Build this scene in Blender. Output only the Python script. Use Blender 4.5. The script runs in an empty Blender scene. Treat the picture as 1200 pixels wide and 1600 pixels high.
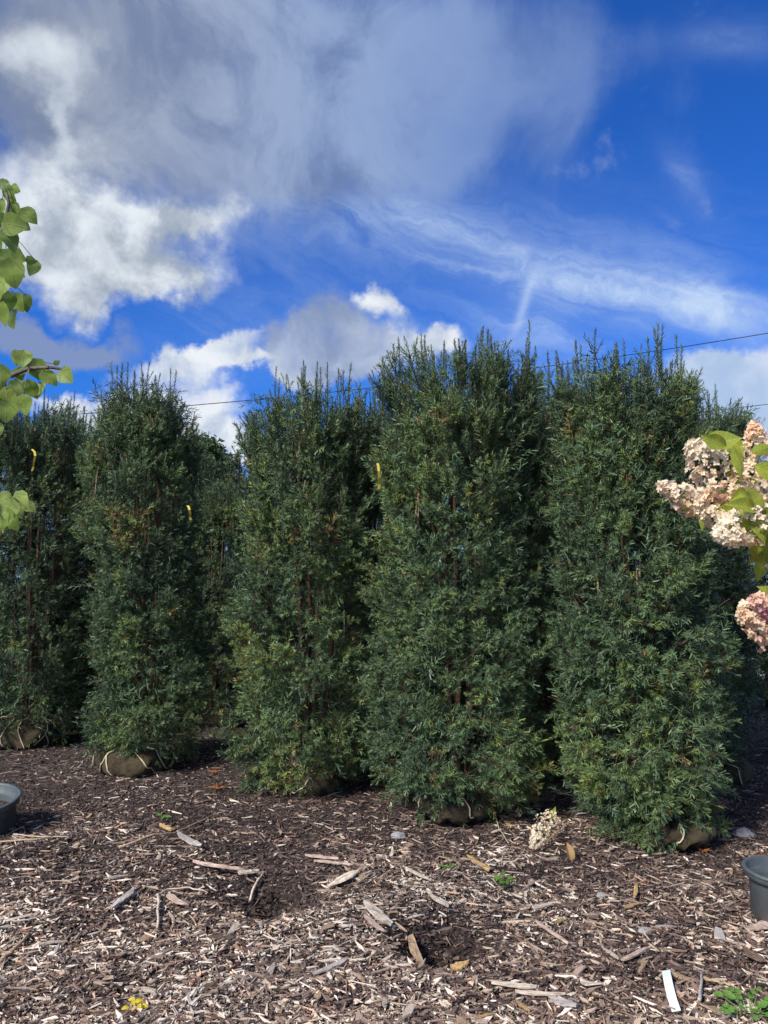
import bpy, math
import numpy as np
from mathutils import Vector, Matrix

S = bpy.context.scene
COL = S.collection
RNG = np.random.default_rng(7)
U01 = RNG.uniform
PI = math.pi

# ------------------------------------------------------------------ camera
F = 1180.0                      # focal length in photo pixels (1200 x 1600)
CAM_H = 1.55
PITCH = math.atan(110 / F)
cam = bpy.data.cameras.new('camera')
cam.sensor_fit = 'VERTICAL'
cam.sensor_height = 24.0
cam.lens = 24.0 * F / 1600
cam.clip_start, cam.clip_end = 0.05, 3000
cam_o = bpy.data.objects.new('camera', cam)
cam_o.location = (0, 0, CAM_H)
cam_o.rotation_euler = (PI / 2 + PITCH, 0, 0)
COL.objects.link(cam_o)
S.camera = cam_o

# ------------------------------------------------------------------ node helper
class NT:
    def __init__(self, tree):
        self.t = tree
    def node(self, kind, **kw):
        n = self.t.nodes.new(kind)
        for k, v in kw.items():
            setattr(n, k, v)
        return n
    def put(self, sock, v):
        if v is None:
            return
        if isinstance(v, bpy.types.NodeSocket):
            self.t.links.new(v, sock)
        else:
            sock.default_value = v
    def m(self, op, a, b=None, c=None, clamp=False):
        n = self.node('ShaderNodeMath', operation=op, use_clamp=clamp)
        for i, v in enumerate((a, b, c)):
            self.put(n.inputs[i], v)
        return n.outputs[0]
    def vm(self, op, a, b=None):
        n = self.node('ShaderNodeVectorMath', operation=op)
        self.put(n.inputs[0], a)
        self.put(n.inputs[1], b)
        return n.outputs[0]
    def smooth(self, v, lo, hi):
        n = self.node('ShaderNodeMapRange', interpolation_type='SMOOTHSTEP')
        self.put(n.inputs[0], v); n.inputs[1].default_value = lo; n.inputs[2].default_value = hi
        return n.outputs[0]
    def mix(self, f, a, b, mode='MIX'):
        n = self.node('ShaderNodeMix', data_type='RGBA', blend_type=mode)
        self.put(n.inputs[0], f)
        self.put(n.inputs[6], a if isinstance(a, bpy.types.NodeSocket) else (*a, 1))
        self.put(n.inputs[7], b if isinstance(b, bpy.types.NodeSocket) else (*b, 1))
        return n.outputs[2]
    def noise(self, vec, scale, detail=4, rough=0.5, dist=0.0, color=False):
        n = self.node('ShaderNodeTexNoise')
        self.put(n.inputs['Vector'], vec)
        n.inputs['Scale'].default_value = scale
        n.inputs['Detail'].default_value = detail
        n.inputs['Roughness'].default_value = rough
        n.inputs['Distortion'].default_value = dist
        return n.outputs['Color' if color else 'Fac']
    def comb(self, x, y, z):
        n = self.node('ShaderNodeCombineXYZ')
        for i, v in enumerate((x, y, z)):
            self.put(n.inputs[i], v)
        return n.outputs[0]
    def ramp(self, f, stops, interp='LINEAR'):
        n = self.node('ShaderNodeValToRGB')
        cr = n.color_ramp
        cr.interpolation = interp
        while len(cr.elements) < len(stops):
            cr.elements.new(0.5)
        for e, (p, c) in zip(cr.elements, stops):
            e.position = p
            e.color = (*c, 1)
        self.put(n.inputs[0], f)
        return n.outputs[0]

# ------------------------------------------------------------------ sun and sky
SUN = Vector((-0.52, -0.57, 0.64)).normalized()
sun = bpy.data.lights.new('sun', 'SUN')
sun.energy = 4.0
sun.angle = math.radians(12.0)
sun.color = (1.0, 0.94, 0.85)
sun_o = bpy.data.objects.new('sun', sun)
sun_o.rotation_euler = SUN.to_track_quat('Z', 'Y').to_euler()
COL.objects.link(sun_o)

W = bpy.data.worlds.new('World')
S.world = W
W.use_nodes = True
W.node_tree.nodes.clear()

def build_sky():
    n = NT(W.node_tree)
    out = n.node('ShaderNodeOutputWorld')
    bg = n.node('ShaderNodeBackground')
    bg.inputs[1].default_value = 0.1
    W.node_tree.links.new(bg.outputs[0], out.inputs[0])
    sky = n.node('ShaderNodeTexSky', sky_type='NISHITA')
    sky.sun_disc = False
    sky.sun_elevation = math.asin(SUN.z)
    sky.sun_rotation = math.atan2(SUN.x, SUN.y)
    sky.altitude = 200
    sky.air_density = 1.0
    sky.dust_density = 0.35
    sky.ozone_density = 3.0
    d = n.node('ShaderNodeTexCoord').outputs['Generated']
    sep = n.node('ShaderNodeSeparateXYZ')
    n.put(sep.inputs[0], d)
    dx, dy, dz = sep.outputs
    blue = n.mix(1.0, sky.outputs[0], (0.19, 0.69, 1.60), 'MULTIPLY')
    # directions measured against due north (tangents of bearing and height)
    yy = n.m('MAXIMUM', dy, 0.12)
    u0 = n.m('DIVIDE', dx, yy)
    v0 = n.m('DIVIDE', dz, yy)
    w1 = n.noise(d, 5.0, 6, 0.58, color=True)
    w2 = n.noise(n.vm('ADD', d, (3.1, 1.7, 0.4)), 16.0, 5, 0.6, color=True)
    def off(c, k):
        s = n.node('ShaderNodeSeparateXYZ'); n.put(s.inputs[0], c)
        return n.m('MULTIPLY_ADD', s.outputs[0], k, -0.5 * k), n.m('MULTIPLY_ADD', s.outputs[1], k, -0.5 * k)
    a1, b1 = off(w1, 0.22)
    a2, b2 = off(w2, 0.07)
    u = n.m('ADD', n.m('ADD', u0, a1), a2)
    v = n.m('ADD', n.m('ADD', v0, b1), b2)
    us = n.m('ADD', u0, n.m('MULTIPLY', n.m('ADD', a1, a2), 0.35))
    vs = n.m('ADD', v0, n.m('MULTIPLY', n.m('ADD', b1, b2), 0.35))
    def blob(U, V, px, py, a, b, rot=0.0, k=1.0):
        cu, cv = (px - 600) / F, (910 - py) / F
        c, s = math.cos(math.radians(rot)), math.sin(math.radians(rot))
        du, dv = n.m('SUBTRACT', U, cu), n.m('SUBTRACT', V, cv)
        p = n.m('MULTIPLY_ADD', du, c * F / a, n.m('MULTIPLY', dv, s * F / a))
        q = n.m('MULTIPLY_ADD', du, -s * F / b, n.m('MULTIPLY', dv, c * F / b))
        r = n.m('MULTIPLY_ADD', p, p, n.m('MULTIPLY', q, q))
        g = n.m('POWER', math.e, n.m('MULTIPLY', r, -1.0))
        return g if k == 1.0 else n.m('MULTIPLY', g, k)
    def field(U, V, lst):
        f = None
        for args in lst:
            g = blob(U, V, *args)
            f = g if f is None else n.m('ADD', f, g)
        return f
    fine = n.noise(d, 9.0, 8, 0.6)
    soft = n.noise(n.vm('ADD', d, n.vm('MULTIPLY', w1, (.10, .10, .10))), 5.5, 9, 0.60, 0.7)
    puff = n.noise(n.vm('ADD', d, n.vm('MULTIPLY', w2, (.03, .03, .05))), 13.0, 8, 0.58, 0.4)
    # thin high cloud, streaked
    st = n.comb(n.m('MULTIPLY_ADD', dx, 2.0, n.m('MULTIPLY', dz, 3.0)), dy, n.m('MULTIPLY_ADD', dz, 7.0, n.m('MULTIPLY', dx, 2.0)))
    streak = n.smooth(n.noise(n.vm('ADD', st, n.vm('MULTIPLY', w1, (.5, .5, .9))), 3.0, 8, 0.62, 1.2), 0.28, 0.85)
    cir = field(us, vs, [(650, 320, 150, 48, -14, .55), (1010, 440, 200, 55, -14, .75), (1140, 480, 95, 32, -8, .6),
                         (840, 490, 110, 75, 20, .5), (1092, 245, 26, 60, 30, .22), (560, 340, 330, 90, -8, .3),
                         (1180, 15, 120, 40, 0, .22), (420, 520, 200, 80, 0, .25), (960, 430, 380, 150, -10, .22)])
    cir = n.m('MULTIPLY', cir, n.m('MULTIPLY_ADD', streak, 0.80, 0.22))
    u3, v3 = n.m('MULTIPLY_ADD', n.m('ADD', a1, a2), .06, u0), n.m('MULTIPLY_ADD', n.m('ADD', b1, b2), .06, v0)
    trail = field(u3, v3, [(825, 468, 7, 46, -20, .55), (848, 424, 22, 13, 0, .40)])
    cir = n.m('ADD', cir, n.m('MULTIPLY', trail, n.m('MULTIPLY_ADD', fine, 1.1, 0.1)))
    # cloud over the unseen rest of the sky, made thick and bright as fill light
    away = n.m('MAXIMUM', n.smooth(n.m('ABSOLUTE', u0), 0.62, 1.1), n.smooth(v0, 0.85, 1.3), clamp=True)
    gen = n.smooth(n.noise(n.vm('ADD', d, (5, 2, 1)), 2.2, 7, 0.55), 0.42, 0.62)
    col = n.mix(n.m('MULTIPLY', cir, 1.0, clamp=True), blue, (5.4, 6.9, 9.2))
    col = n.mix(n.m('MULTIPLY', n.m('MULTIPLY', gen, away), 0.85), col, (6.0, 6.6, 7.5))
    # grey sheet overhead
    grey = field(us, vs, [(60, 60, 380, 270), (400, 90, 330, 190), (660, 70, 240, 175, 0, .85), (470, 230, 170, 65, 0, .6), (700, 210, 70, 60, 0, .45),
                          (850, 50, 130, 160, -12, .54), (905, 160, 40, 80, -25, .42), (1010, 20, 80, 70, 0, .4)])
    fall = n.comb(n.m('MULTIPLY', dx, 7.0), dy, n.m('MULTIPLY', dz, 2.2))
    curt = n.noise(fall, 2.4, 6, 0.55)
    ga = n.smooth(n.m('ADD', grey, n.m('ADD', n.m('MULTIPLY_ADD', curt, 1.3, -0.65), n.m('MULTIPLY_ADD', soft, 0.9, -0.45))), 0.15, 1.2)
    gcol = n.mix(n.smooth(u0, -0.55, 0.1), (3.0, 3.5, 4.5), (1.95, 2.9, 5.3))
    gcol = n.mix(n.smooth(soft, 0.36, 0.64), n.mix(1.0, gcol, (.70, .74, .82), 'MULTIPLY'), n.mix(1.0, gcol, (1.45, 1.36, 1.22), 'MULTIPLY'))
    ga = n.m('MULTIPLY', ga, n.m('MULTIPLY_ADD', n.smooth(n.m('ADD', u0, n.m('MULTIPLY', a1, 1.5)), 0.32, -0.05), .50, .46))
    col = n.mix(n.m('MULTIPLY', ga, 0.97), col, gcol)
    # low grey bank on the left
    gb = n.smooth(n.m('MULTIPLY_ADD', n.m('SUBTRACT', fine, 0.5), 0.5, field(u, v, [(50, 525, 170, 42, -8)])), 0.25, 0.75)
    col = n.mix(n.m('MULTIPLY', gb, 0.75), col, (2.7, 3.3, 4.7))
    # sunlit cumulus
    def cumulus(lst, k, lo, hi):
        f = n.m('MULTIPLY_ADD', n.m('SUBTRACT', fine, 0.5), k, field(u, v, lst))
        return n.smooth(f, lo, hi)
    lit = n.mix(n.smooth(n.m('MULTIPLY_ADD', puff, .5, n.m('MULTIPLY', fine, .5)), 0.38, 0.58), (3.5, 4.1, 5.1), (7.8, 8.4, 9.0))
    wa = cumulus([(120, 385, 190, 90), (40, 300, 170, 110, 0, .8), (250, 325, 95, 34, 0, .9), (190, 440, 110, 40, 0, .8)], 1.2, 0.25, 1.0)
    col = n.mix(wa, col, lit)
    hb = cumulus([(45, 20, 100, 65, 0, .9), (95, 190, 34, 75, 12, .7), (110, 110, 40, 60, 0, .45)], 1.9, 0.2, 1.3)
    col = n.mix(n.m('MULTIPLY', hb, 0.92), col, (7.6, 8.3, 9.0))
    wb = cumulus([(600, 484, 48, 34), (300, 562, 120, 26, 10), (400, 585, 120, 18, 5, .9), (340, 672, 80, 50), (150, 625, 170, 24), (660, 555, 70, 30)], 1.1, 0.25, 0.85)
    col = n.mix(wb, col, n.mix(n.smooth(puff, 0.34, 0.58), (4.6, 5.5, 7.1), (8.4, 8.8, 9.3)))
    wc = cumulus([(525, 520, 64, 55), (560, 578, 125, 36), (455, 545, 70, 34, 0, .8)], 1.3, 0.16, 1.0)
    col = n.mix(n.m('MULTIPLY', wc, n.m('MULTIPLY_ADD', fine, 0.5, 0.62), clamp=True), col, n.mix(n.smooth(n.m('MULTIPLY_ADD', n.m('SUBTRACT', puff, .5), .70, v0), 0.20, 0.46), (5.0, 5.7, 7.0), (2.7, 3.3, 4.6)))
    wd = cumulus([(1170, 650, 130, 80), (1120, 590, 60, 28), (1250, 640, 120, 80)], 1.1, 0.15, 1.0)
    col = n.mix(n.m('MULTIPLY', wd, 0.9), col, n.mix(n.smooth(fine, 0.35, 0.6), (4.4, 5.7, 7.6), (6.6, 7.4, 8.6)))
    haze = n.smooth(dz, 0.22, -0.02)
    col = n.mix(n.m('MULTIPLY', haze, 0.6), col, (5.2, 6.3, 7.8))
    n.put(bg.inputs[0], n.mix(1.0, col, (.63, .63, .63), 'MULTIPLY'))
build_sky()

S.view_settings.view_transform = 'Standard'
S.view_settings.look = 'None'
S.view_settings.gamma = 1
S.view_settings.use_curve_mapping = False
S.view_settings.exposure = 0.70

# ------------------------------------------------------------------ helpers
def ray(px, py):
    a, b = (px - 600) / F, (800 - py) / F
    c, s = math.cos(PITCH), math.sin(PITCH)
    return Vector((a, c - b * s, s + b * c))
def G(px, py, z=0.0):
    d = ray(px, py)
    k = (z - CAM_H) / d.z
    return Vector((d.x * k, d.y * k, z))
def P(px, py, Y):
    d = ray(px, py)
    k = Y / d.y
    return Vector((d.x * k, Y, CAM_H + d.z * k))

def vnoise(p, seed=0):
    """value noise on an (n,3) array, result in 0..1"""
    p = np.asarray(p, float)
    i = np.floor(p).astype(np.int64)
    f = p - i
    f = f * f * (3 - 2 * f)
    r = np.zeros(len(p))
    for ox in (0, 1):
        for oy in (0, 1):
            for oz in (0, 1):
                h = (i[:, 0] + ox) * 374761393 + (i[:, 1] + oy) * 668265263 + (i[:, 2] + oz) * 2147483647 + seed * 974711
                h = (h ^ (h >> 13)) * 1274126177
                h = (h ^ (h >> 16)) & 0xFFFF
                w = (f[:, 0] if ox else 1 - f[:, 0]) * (f[:, 1] if oy else 1 - f[:, 1]) * (f[:, 2] if oz else 1 - f[:, 2])
                r += w * h / 65535.0
    return r

def mesh_arrays(name, v, quads=None, tris=None, mats=(), attr=None, mat_idx=None, smooth=False, color=None):
    """mesh from numpy arrays; attr: float per vertex named tint"""
    me = bpy.data.meshes.new(name)
    v = np.asarray(v, np.float32)
    loops, starts, n = [], [], 0
    if quads is not None and len(quads):
        q = np.asarray(quads, np.int32)
        loops.append(q.ravel()); starts.append(np.arange(len(q)) * 4); n += len(q) * 4
    if tris is not None and len(tris):
        t = np.asarray(tris, np.int32)
        loops.append(t.ravel()); starts.append(n + np.arange(len(t)) * 3)
    lp = np.concatenate(loops).astype(np.int32); st = np.concatenate(starts).astype(np.int32)
    me.vertices.add(len(v)); me.vertices.foreach_set('co', v.ravel())
    me.loops.add(len(lp)); me.loops.foreach_set('vertex_index', lp)
    me.polygons.add(len(st)); me.polygons.foreach_set('loop_start', st)
    if mat_idx is not None:
        me.polygons.foreach_set('material_index', np.asarray(mat_idx, np.int32))
    me.polygons.foreach_set('use_smooth', np.full(len(st), smooth, dtype=bool))
    me.update(calc_edges=True)
    if attr is not None:
        a = me.attributes.new('tint', 'FLOAT', 'POINT')
        a.data.foreach_set('value', np.asarray(attr, np.float32))
    for m_ in mats:
        me.materials.append(m_)
    return me

def link(name, me, parent=None, loc=None, rot=None, scale=None):
    o = bpy.data.objects.new(name, me)
    COL.objects.link(o)
    if parent is not None:
        o.parent = parent
    if loc is not None:
        o.location = loc
    if rot is not None:
        o.rotation_euler = rot
    if scale is not None:
        o.scale = scale
    return o
def tag(o, label=None, cat=None, group=None, kind=None):
    if label: o['label'] = label
    if cat: o['category'] = cat
    if group: o['group'] = group
    if kind: o['kind'] = kind
    return o
def thing(name, label, cat, loc=(0, 0, 0), rz=0.0, group=None):
    o = bpy.data.objects.new(name, None)
    o.empty_display_size = 0.1
    COL.objects.link(o)
    o.location = loc
    o.rotation_euler = (0, 0, rz)
    return tag(o, label, cat, group)

def tube(path, radii, sides=6):
    """closed tapering tube along a list of points -> verts, quads, tris"""
    pts = [Vector(p) for p in path]
    vs, qs, ts = [], [], []
    up = None
    for i, p in enumerate(pts):
        t = (pts[min(i + 1, len(pts) - 1)] - pts[max(i - 1, 0)]).normalized()
        if up is None:
            up = t.orthogonal().normalized()
        up = (up - t * up.dot(t)).normalized()
        w = t.cross(up)
        r = radii[i] if hasattr(radii, '__len__') else radii
        for k in range(sides):
            a = 2 * PI * k / sides
            vs.append(p + (up * math.cos(a) + w * math.sin(a)) * r)
    for i in range(len(pts) - 1):
        for k in range(sides):
            a, b = i * sides + k, i * sides + (k + 1) % sides
            qs.append((a, b, b + sides, a + sides))
    e = (len(pts) - 1) * sides
    for k in range(1, sides - 1):
        ts.append((0, k + 1, k)); ts.append((e, e + k, e + k + 1))
    return [tuple(v) for v in vs], qs, ts
def merge(parts):
    V, Q, T, n = [], [], [], 0
    for v, q, t in parts:
        V += list(v); Q += [tuple(i + n for i in f) for f in q]; T += [tuple(i + n for i in f) for f in t]
        n += len(v)
    return V, Q, T
def tube_obj(name, paths, mat, parent=None, sides=6, smooth=True):
    V, Q, T = merge([tube(p, r, sides) for p, r in paths])
    return link(name, mesh_arrays(name, V, Q, T, [mat], smooth=smooth), parent)

# ------------------------------------------------------------------ materials
def new_mat(name):
    m = bpy.data.materials.new(name)
    m.use_nodes = True
    m.node_tree.nodes.clear()
    n = NT(m.node_tree)
    out = n.node('ShaderNodeOutputMaterial')
    b = n.node('ShaderNodeBsdfPrincipled')
    m.node_tree.links.new(b.outputs[0], out.inputs[0])
    return m, n, b, out
def attr(n, name='tint'):
    a = n.node('ShaderNodeAttribute'); a.attribute_name = name
    return a.outputs['Fac']
def bump(n, b, h, dist, strength=1.0):
    k = n.node('ShaderNodeBump')
    k.inputs['Strength'].default_value = strength
    k.inputs['Distance'].default_value = dist
    n.put(k.inputs['Height'], h)
    n.put(b.inputs['Normal'], k.outputs[0])
def leafy(n, b, out, col, trans):
    """thin leaf: part of the light comes through"""
    t = n.node('ShaderNodeBsdfTranslucent')
    n.put(t.inputs[0], col)
    mx = n.node('ShaderNodeMixShader')
    mx.inputs[0].default_value = trans
    n.t.links.new(b.outputs[0], mx.inputs[1]); n.t.links.new(t.outputs[0], mx.inputs[2])
    n.t.links.new(mx.outputs[0], out.inputs[0])

def mat_needle():
    m, n, b, out = new_mat('yew_needles')
    isl = n.node('ShaderNodeNewGeometry').outputs['Random Per Island']
    f = n.m('MULTIPLY_ADD', n.m('SUBTRACT', isl, 0.5), 0.20, attr(n), clamp=True)
    col = n.ramp(f, [(0.0, (.032, .064, .036)), (.30, (.064, .112, .056)), (.55, (.110, .174, .078)), (.74, (.145, .215, .068)),
                     (.88, (.17, .22, .05)), (.93, (.27, .32, .07)), (.965, (.13, .075, .035)), (1.0, (.16, .09, .05))])
    n.put(b.inputs['Base Color'], col)
    b.inputs['Roughness'].default_value = 0.5
    b.inputs['Specular IOR Level'].default_value = 0.40
    leafy(n, b, out, col, 0.06)
    return m
def mat_bark(name, c1, c2, scale=30.0):
    m, n, b, out = new_mat(name)
    oc = n.node('ShaderNodeTexCoord').outputs['Object']
    f = n.noise(oc, scale, 5, 0.6)
    n.put(b.inputs['Base Color'], n.mix(n.smooth(f, .3, .7), c1, c2))
    b.inputs['Roughness'].default_value = 0.85
    bump(n, b, f, 0.004)
    return m
def mat_burlap():
    m, n, b, out = new_mat('burlap')
    oc = n.node('ShaderNodeTexCoord').outputs['Object']
    big = n.noise(oc, 6.0, 5, 0.6)
    s = n.node('ShaderNodeSeparateXYZ'); n.put(s.inputs[0], oc)
    wa = n.node('ShaderNodeTexWave', wave_type='BANDS', bands_direction='X'); wa.inputs['Scale'].default_value = 60; wa.inputs['Distortion'].default_value = 3
    wb = n.node('ShaderNodeTexWave', wave_type='BANDS', bands_direction='Z'); wb.inputs['Scale'].default_value = 60; wb.inputs['Distortion'].default_value = 3
    n.put(wa.inputs[0], oc); n.put(wb.inputs[0], oc)
    weave = n.m('MULTIPLY', wa.outputs['Fac'], wb.outputs['Fac'])
    c = n.mix(n.smooth(big, .3, .7), (.07, .052, .024), (.14, .105, .052))
    c = n.mix(n.m('MULTIPLY', weave, 0.45), c, (.21, .165, .09))
    c = n.mix(n.m('MULTIPLY', n.smooth(n.noise(oc, 9.0, 6, .7), .50, .62), .7), c, (.045, .030, .022))
    n.put(b.inputs['Base Color'], c)
    b.inputs['Roughness'].default_value = 0.95
    bump(n, b, n.m('ADD', weave, n.m('MULTIPLY', n.noise(oc, 11.0, 6, .65, 1.5), 5.0)), 0.014)
    return m
def mat_plain(name, c, rough=0.6, c2=None, scale=40.0, spec=0.4, bmp=0.0):
    m, n, b, out = new_mat(name)
    oc = n.node('ShaderNodeTexCoord').outputs['Object']
    f = n.noise(oc, scale, 5, 0.6)
    n.put(b.inputs['Base Color'], n.mix(n.smooth(f, .3, .7), c, c2 or tuple(x * .75 for x in c)))
    b.inputs['Roughness'].default_value = rough
    b.inputs['Specular IOR Level'].default_value = spec
    if bmp:
        bump(n, b, f, bmp)
    return m
def mat_soil():
    m, n, b, out = new_mat('mulch_bed')
    pos = n.node('ShaderNodeNewGeometry').outputs['Position']
    a = n.noise(pos, 1.3, 5, 0.6)
    c = n.noise(pos, 55.0, 6, 0.7)
    v = n.node('ShaderNodeTexVoronoi'); v.inputs['Scale'].default_value = 70; n.put(v.inputs['Vector'], n.vm('MULTIPLY', pos, (1, 1.0, 1)))
    s = n.node('ShaderNodeSeparateColor'); n.put(s.inputs[0], v.outputs['Color'])
    chip = n.ramp(s.outputs[0], [(0, (.018, .010, .009)), (.45, (.042, .023, .018)), (.7, (.09, .054, .040)), (.88, (.16, .12, .09)), (1, (.30, .25, .20))])
    col = n.mix(n.smooth(c, .35, .65), (.018, .012, .011), chip)
    col = n.mix(n.m('MULTIPLY', n.smooth(a, .45, .7), .5), col, (.05, .036, .028))
    sp = n.node('ShaderNodeSeparateXYZ'); n.put(sp.inputs[0], pos)
    far = n.smooth(sp.outputs[1], 16.0, 22.0)
    col = n.mix(far, col, n.mix(a, (.05, .075, .025), (.10, .10, .045)))
    n.put(b.inputs['Base Color'], col)
    b.inputs['Roughness'].default_value = 0.9
    bump(n, b, n.m('ADD', n.m('MULTIPLY', v.outputs['Distance'], -.6), c), 0.02)
    return m
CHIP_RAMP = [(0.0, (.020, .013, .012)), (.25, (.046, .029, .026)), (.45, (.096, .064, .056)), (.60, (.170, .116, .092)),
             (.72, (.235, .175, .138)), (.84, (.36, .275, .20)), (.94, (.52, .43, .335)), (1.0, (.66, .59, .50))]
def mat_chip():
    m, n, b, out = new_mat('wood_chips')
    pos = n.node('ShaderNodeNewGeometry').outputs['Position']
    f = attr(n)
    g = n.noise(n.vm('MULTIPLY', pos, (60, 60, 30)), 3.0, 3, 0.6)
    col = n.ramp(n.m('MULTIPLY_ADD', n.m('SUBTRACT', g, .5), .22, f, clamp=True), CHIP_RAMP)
    hue = n.noise(n.vm('MULTIPLY', pos, (17, 17, 17)), 1.0, 1)
    col = n.mix(n.m('MULTIPLY', n.smooth(hue, .5, .75), .45), col, n.mix(1.0, col, (1.25, .80, .55), 'MULTIPLY'))
    n.put(b.inputs['Base Color'], col)
    b.inputs['Roughness'].default_value = 0.78
    return m
def mat_wood(name, c1, c2):
    m, n, b, out = new_mat(name)
    oc = n.node('ShaderNodeTexCoord').outputs['Object']
    g = n.noise(n.vm('MULTIPLY', oc, (9, 120, 120)), 1.0, 4, 0.6)
    k = n.noise(oc, 22.0, 4, .6)
    col = n.mix(n.smooth(g, .35, .65), c1, c2)
    col = n.mix(n.m('MULTIPLY', n.smooth(g, .44, .36), .6), col, tuple(x * .4 for x in c1))
    col = n.mix(n.m('MULTIPLY', n.smooth(k, .50, .72), .6), col, tuple(x * .45 for x in c1))
    n.put(b.inputs['Base Color'], col)
    b.inputs['Roughness'].default_value = 0.8
    bump(n, b, g, 0.005)
    return m

NEEDLE = mat_needle()
YEW_BARK = mat_bark('yew_bark', (.05, .026, .017), (.16, .09, .055))
STEM_TAN = mat_bark('bare_stem', (.20, .12, .07), (.33, .23, .15), 60)
BURLAP = mat_burlap()
ROPE = mat_plain('twine', (.62, .55, .36), .8, (.45, .38, .22), 120)
SOIL = mat_soil()
CHIP = mat_chip()
WOODS = [mat_wood('pale_splinter', (.42, .34, .26), (.60, .52, .43)), mat_wood('tan_splinter', (.30, .20, .12), (.46, .34, .22)),
         mat_wood('grey_splinter', (.30, .27, .25), (.45, .41, .38)), mat_wood('brown_splinter', (.10, .062, .044), (.20, .13, .09)),
         mat_wood('pinkish_splinter', (.36, .25, .20), (.52, .40, .33)), mat_wood('dark_splinter', (.035, .022, .018), (.075, .05, .04)),
         mat_wood('ochre_splinter', (.40, .24, .09), (.52, .36, .17))]
def mat_pot():
    m, n, b, out = new_mat('grey_plastic')
    oc = n.node('ShaderNodeTexCoord').outputs['Object']
    f = n.noise(oc, 7.0, 6, .65)
    sc = n.noise(n.vm('MULTIPLY', oc, (90, 90, 9)), 1.0, 4, .6)
    c = n.mix(n.smooth(f, .35, .7), (.050, .064, .072), (.085, .100, .106))
    c = n.mix(n.m('MULTIPLY', n.smooth(sc, .62, .74), .5), c, (.22, .24, .24))
    sp = n.node('ShaderNodeSeparateXYZ'); n.put(sp.inputs[0], oc)
    mud = n.m('MULTIPLY', n.smooth(n.noise(oc, 16.0, 6, .7), .44, .62), n.smooth(n.m('MULTIPLY_ADD', f, .12, sp.outputs[2]), .24, .06))
    c = n.mix(n.m('MULTIPLY', mud, .85), c, (.10, .072, .055))
    n.put(b.inputs['Base Color'], c)
    n.put(b.inputs['Roughness'], n.m('MULTIPLY_ADD', f, .5, .25))
    bump(n, b, sc, .001)
    return m
POT = mat_pot()
GREEN_PLANT = mat_plain('weed_leaves', (.10, .22, .03), .5, (.16, .30, .05), 50)
STONE = mat_plain('stone', (.30, .29, .29), .9, (.20, .19, .19), 30, bmp=.01)
TAPE = mat_plain('yellow_tape', (.58, .47, .06), .5, (.45, .36, .04))
ORANGE_DRY = mat_plain('dry_orange_needles', (.40, .15, .04), .8, (.28, .10, .03))

# ------------------------------------------------------------------ ground
HOLES = [(G(437, 1398), .22, .20), (G(690, 1474), .20, .18), (G(800, 1400), .25, .02), (G(1120, 1500), .2, .02)]
MOUNDS = [(G(300, 1345), .35, .03), (G(540, 1380), .30, .04), (G(600, 1440), .28, .035), (G(850, 1480), .3, .03), (G(330, 1450), .3, .02)]
def gz(x, y):
    x = np.atleast_1d(np.asarray(x, float)); y = np.atleast_1d(np.asarray(y, float))
    p = np.stack([x, y, np.zeros_like(x)], 1)
    near = np.clip((14 - np.hypot(x, y)) / 6, 0, 1)
    z = .05 * (vnoise(p * 1.1, 1) - .5) + .04 * (vnoise(p * 3.7, 2) - .5) + .026 * (vnoise(p * 11, 3) - .5)
    for c, r, dpt in HOLES:
        z -= dpt * np.exp(-((x - c.x) ** 2 + ((y - c.y) * 1.1) ** 2) / (r * r) * 1.4)
    for c, r, hgt in MOUNDS:
        z += hgt * np.exp(-((x - c.x) ** 2 + (y - c.y) ** 2) / (r * r))
    return z * near
def g1(x, y):
    return float(gz(x, y)[0])
def on_ground(px, py, dz=0.0):
    g = G(px, py)
    return Vector((g.x, g.y, g1(g.x, g.y) + dz))

def axis(segs):
    a = []
    for lo, hi, st in segs:
        a += list(np.arange(lo, hi, st))
    return np.array(a)
gx = axis([(-420, -60, 40), (-60, -12, 6), (-12, -4.5, .5), (-4.5, 4.5, .04), (4.5, 12, .5), (12, 60, 6), (60, 421, 40)])
gy = axis([(-60, -6, 9), (-6, 1.2, .6), (1.2, 6.5, .035), (6.5, 11, .08), (11, 20, .5), (20, 60, 5), (60, 600, 40)])
XX, YY = np.meshgrid(gx, gy)
gv = np.stack([XX.ravel(), YY.ravel(), gz(XX.ravel(), YY.ravel())], 1)
nx, ny = len(gx), len(gy)
ii = (np.arange(ny - 1)[:, None] * nx + np.arange(nx - 1)[None]).ravel()
ground = link('ground', mesh_arrays('ground', gv, np.stack([ii, ii + 1, ii + nx + 1, ii + nx], 1), None, [SOIL], smooth=True))
tag(ground, 'dark brown bark mulch ground under and around the yews', None, None, 'structure')

# gravel drive seen beyond the rows on the right
drive_m = mat_plain('pale_gravel', (.62, .61, .58), .9, (.42, .41, .39), 9, bmp=.02)
dv = [(3.0, 12.2, .03), (60, 15.0, .03), (60, 20.0, .03), (3.0, 17.0, .03), (3.0, 12.2, -.3), (60, 15, -.3), (60, 20, -.3), (3.0, 17, -.3)]
tag(link('gravel_drive', mesh_arrays('gravel_drive', dv, [(0, 1, 2, 3), (0, 4, 5, 1), (1, 5, 6, 2), (2, 6, 7, 3), (3, 7, 4, 0)], None, [drive_m])),
    'pale gravel drive glimpsed beyond the shrubs at the right edge', None, None, 'structure')

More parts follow.
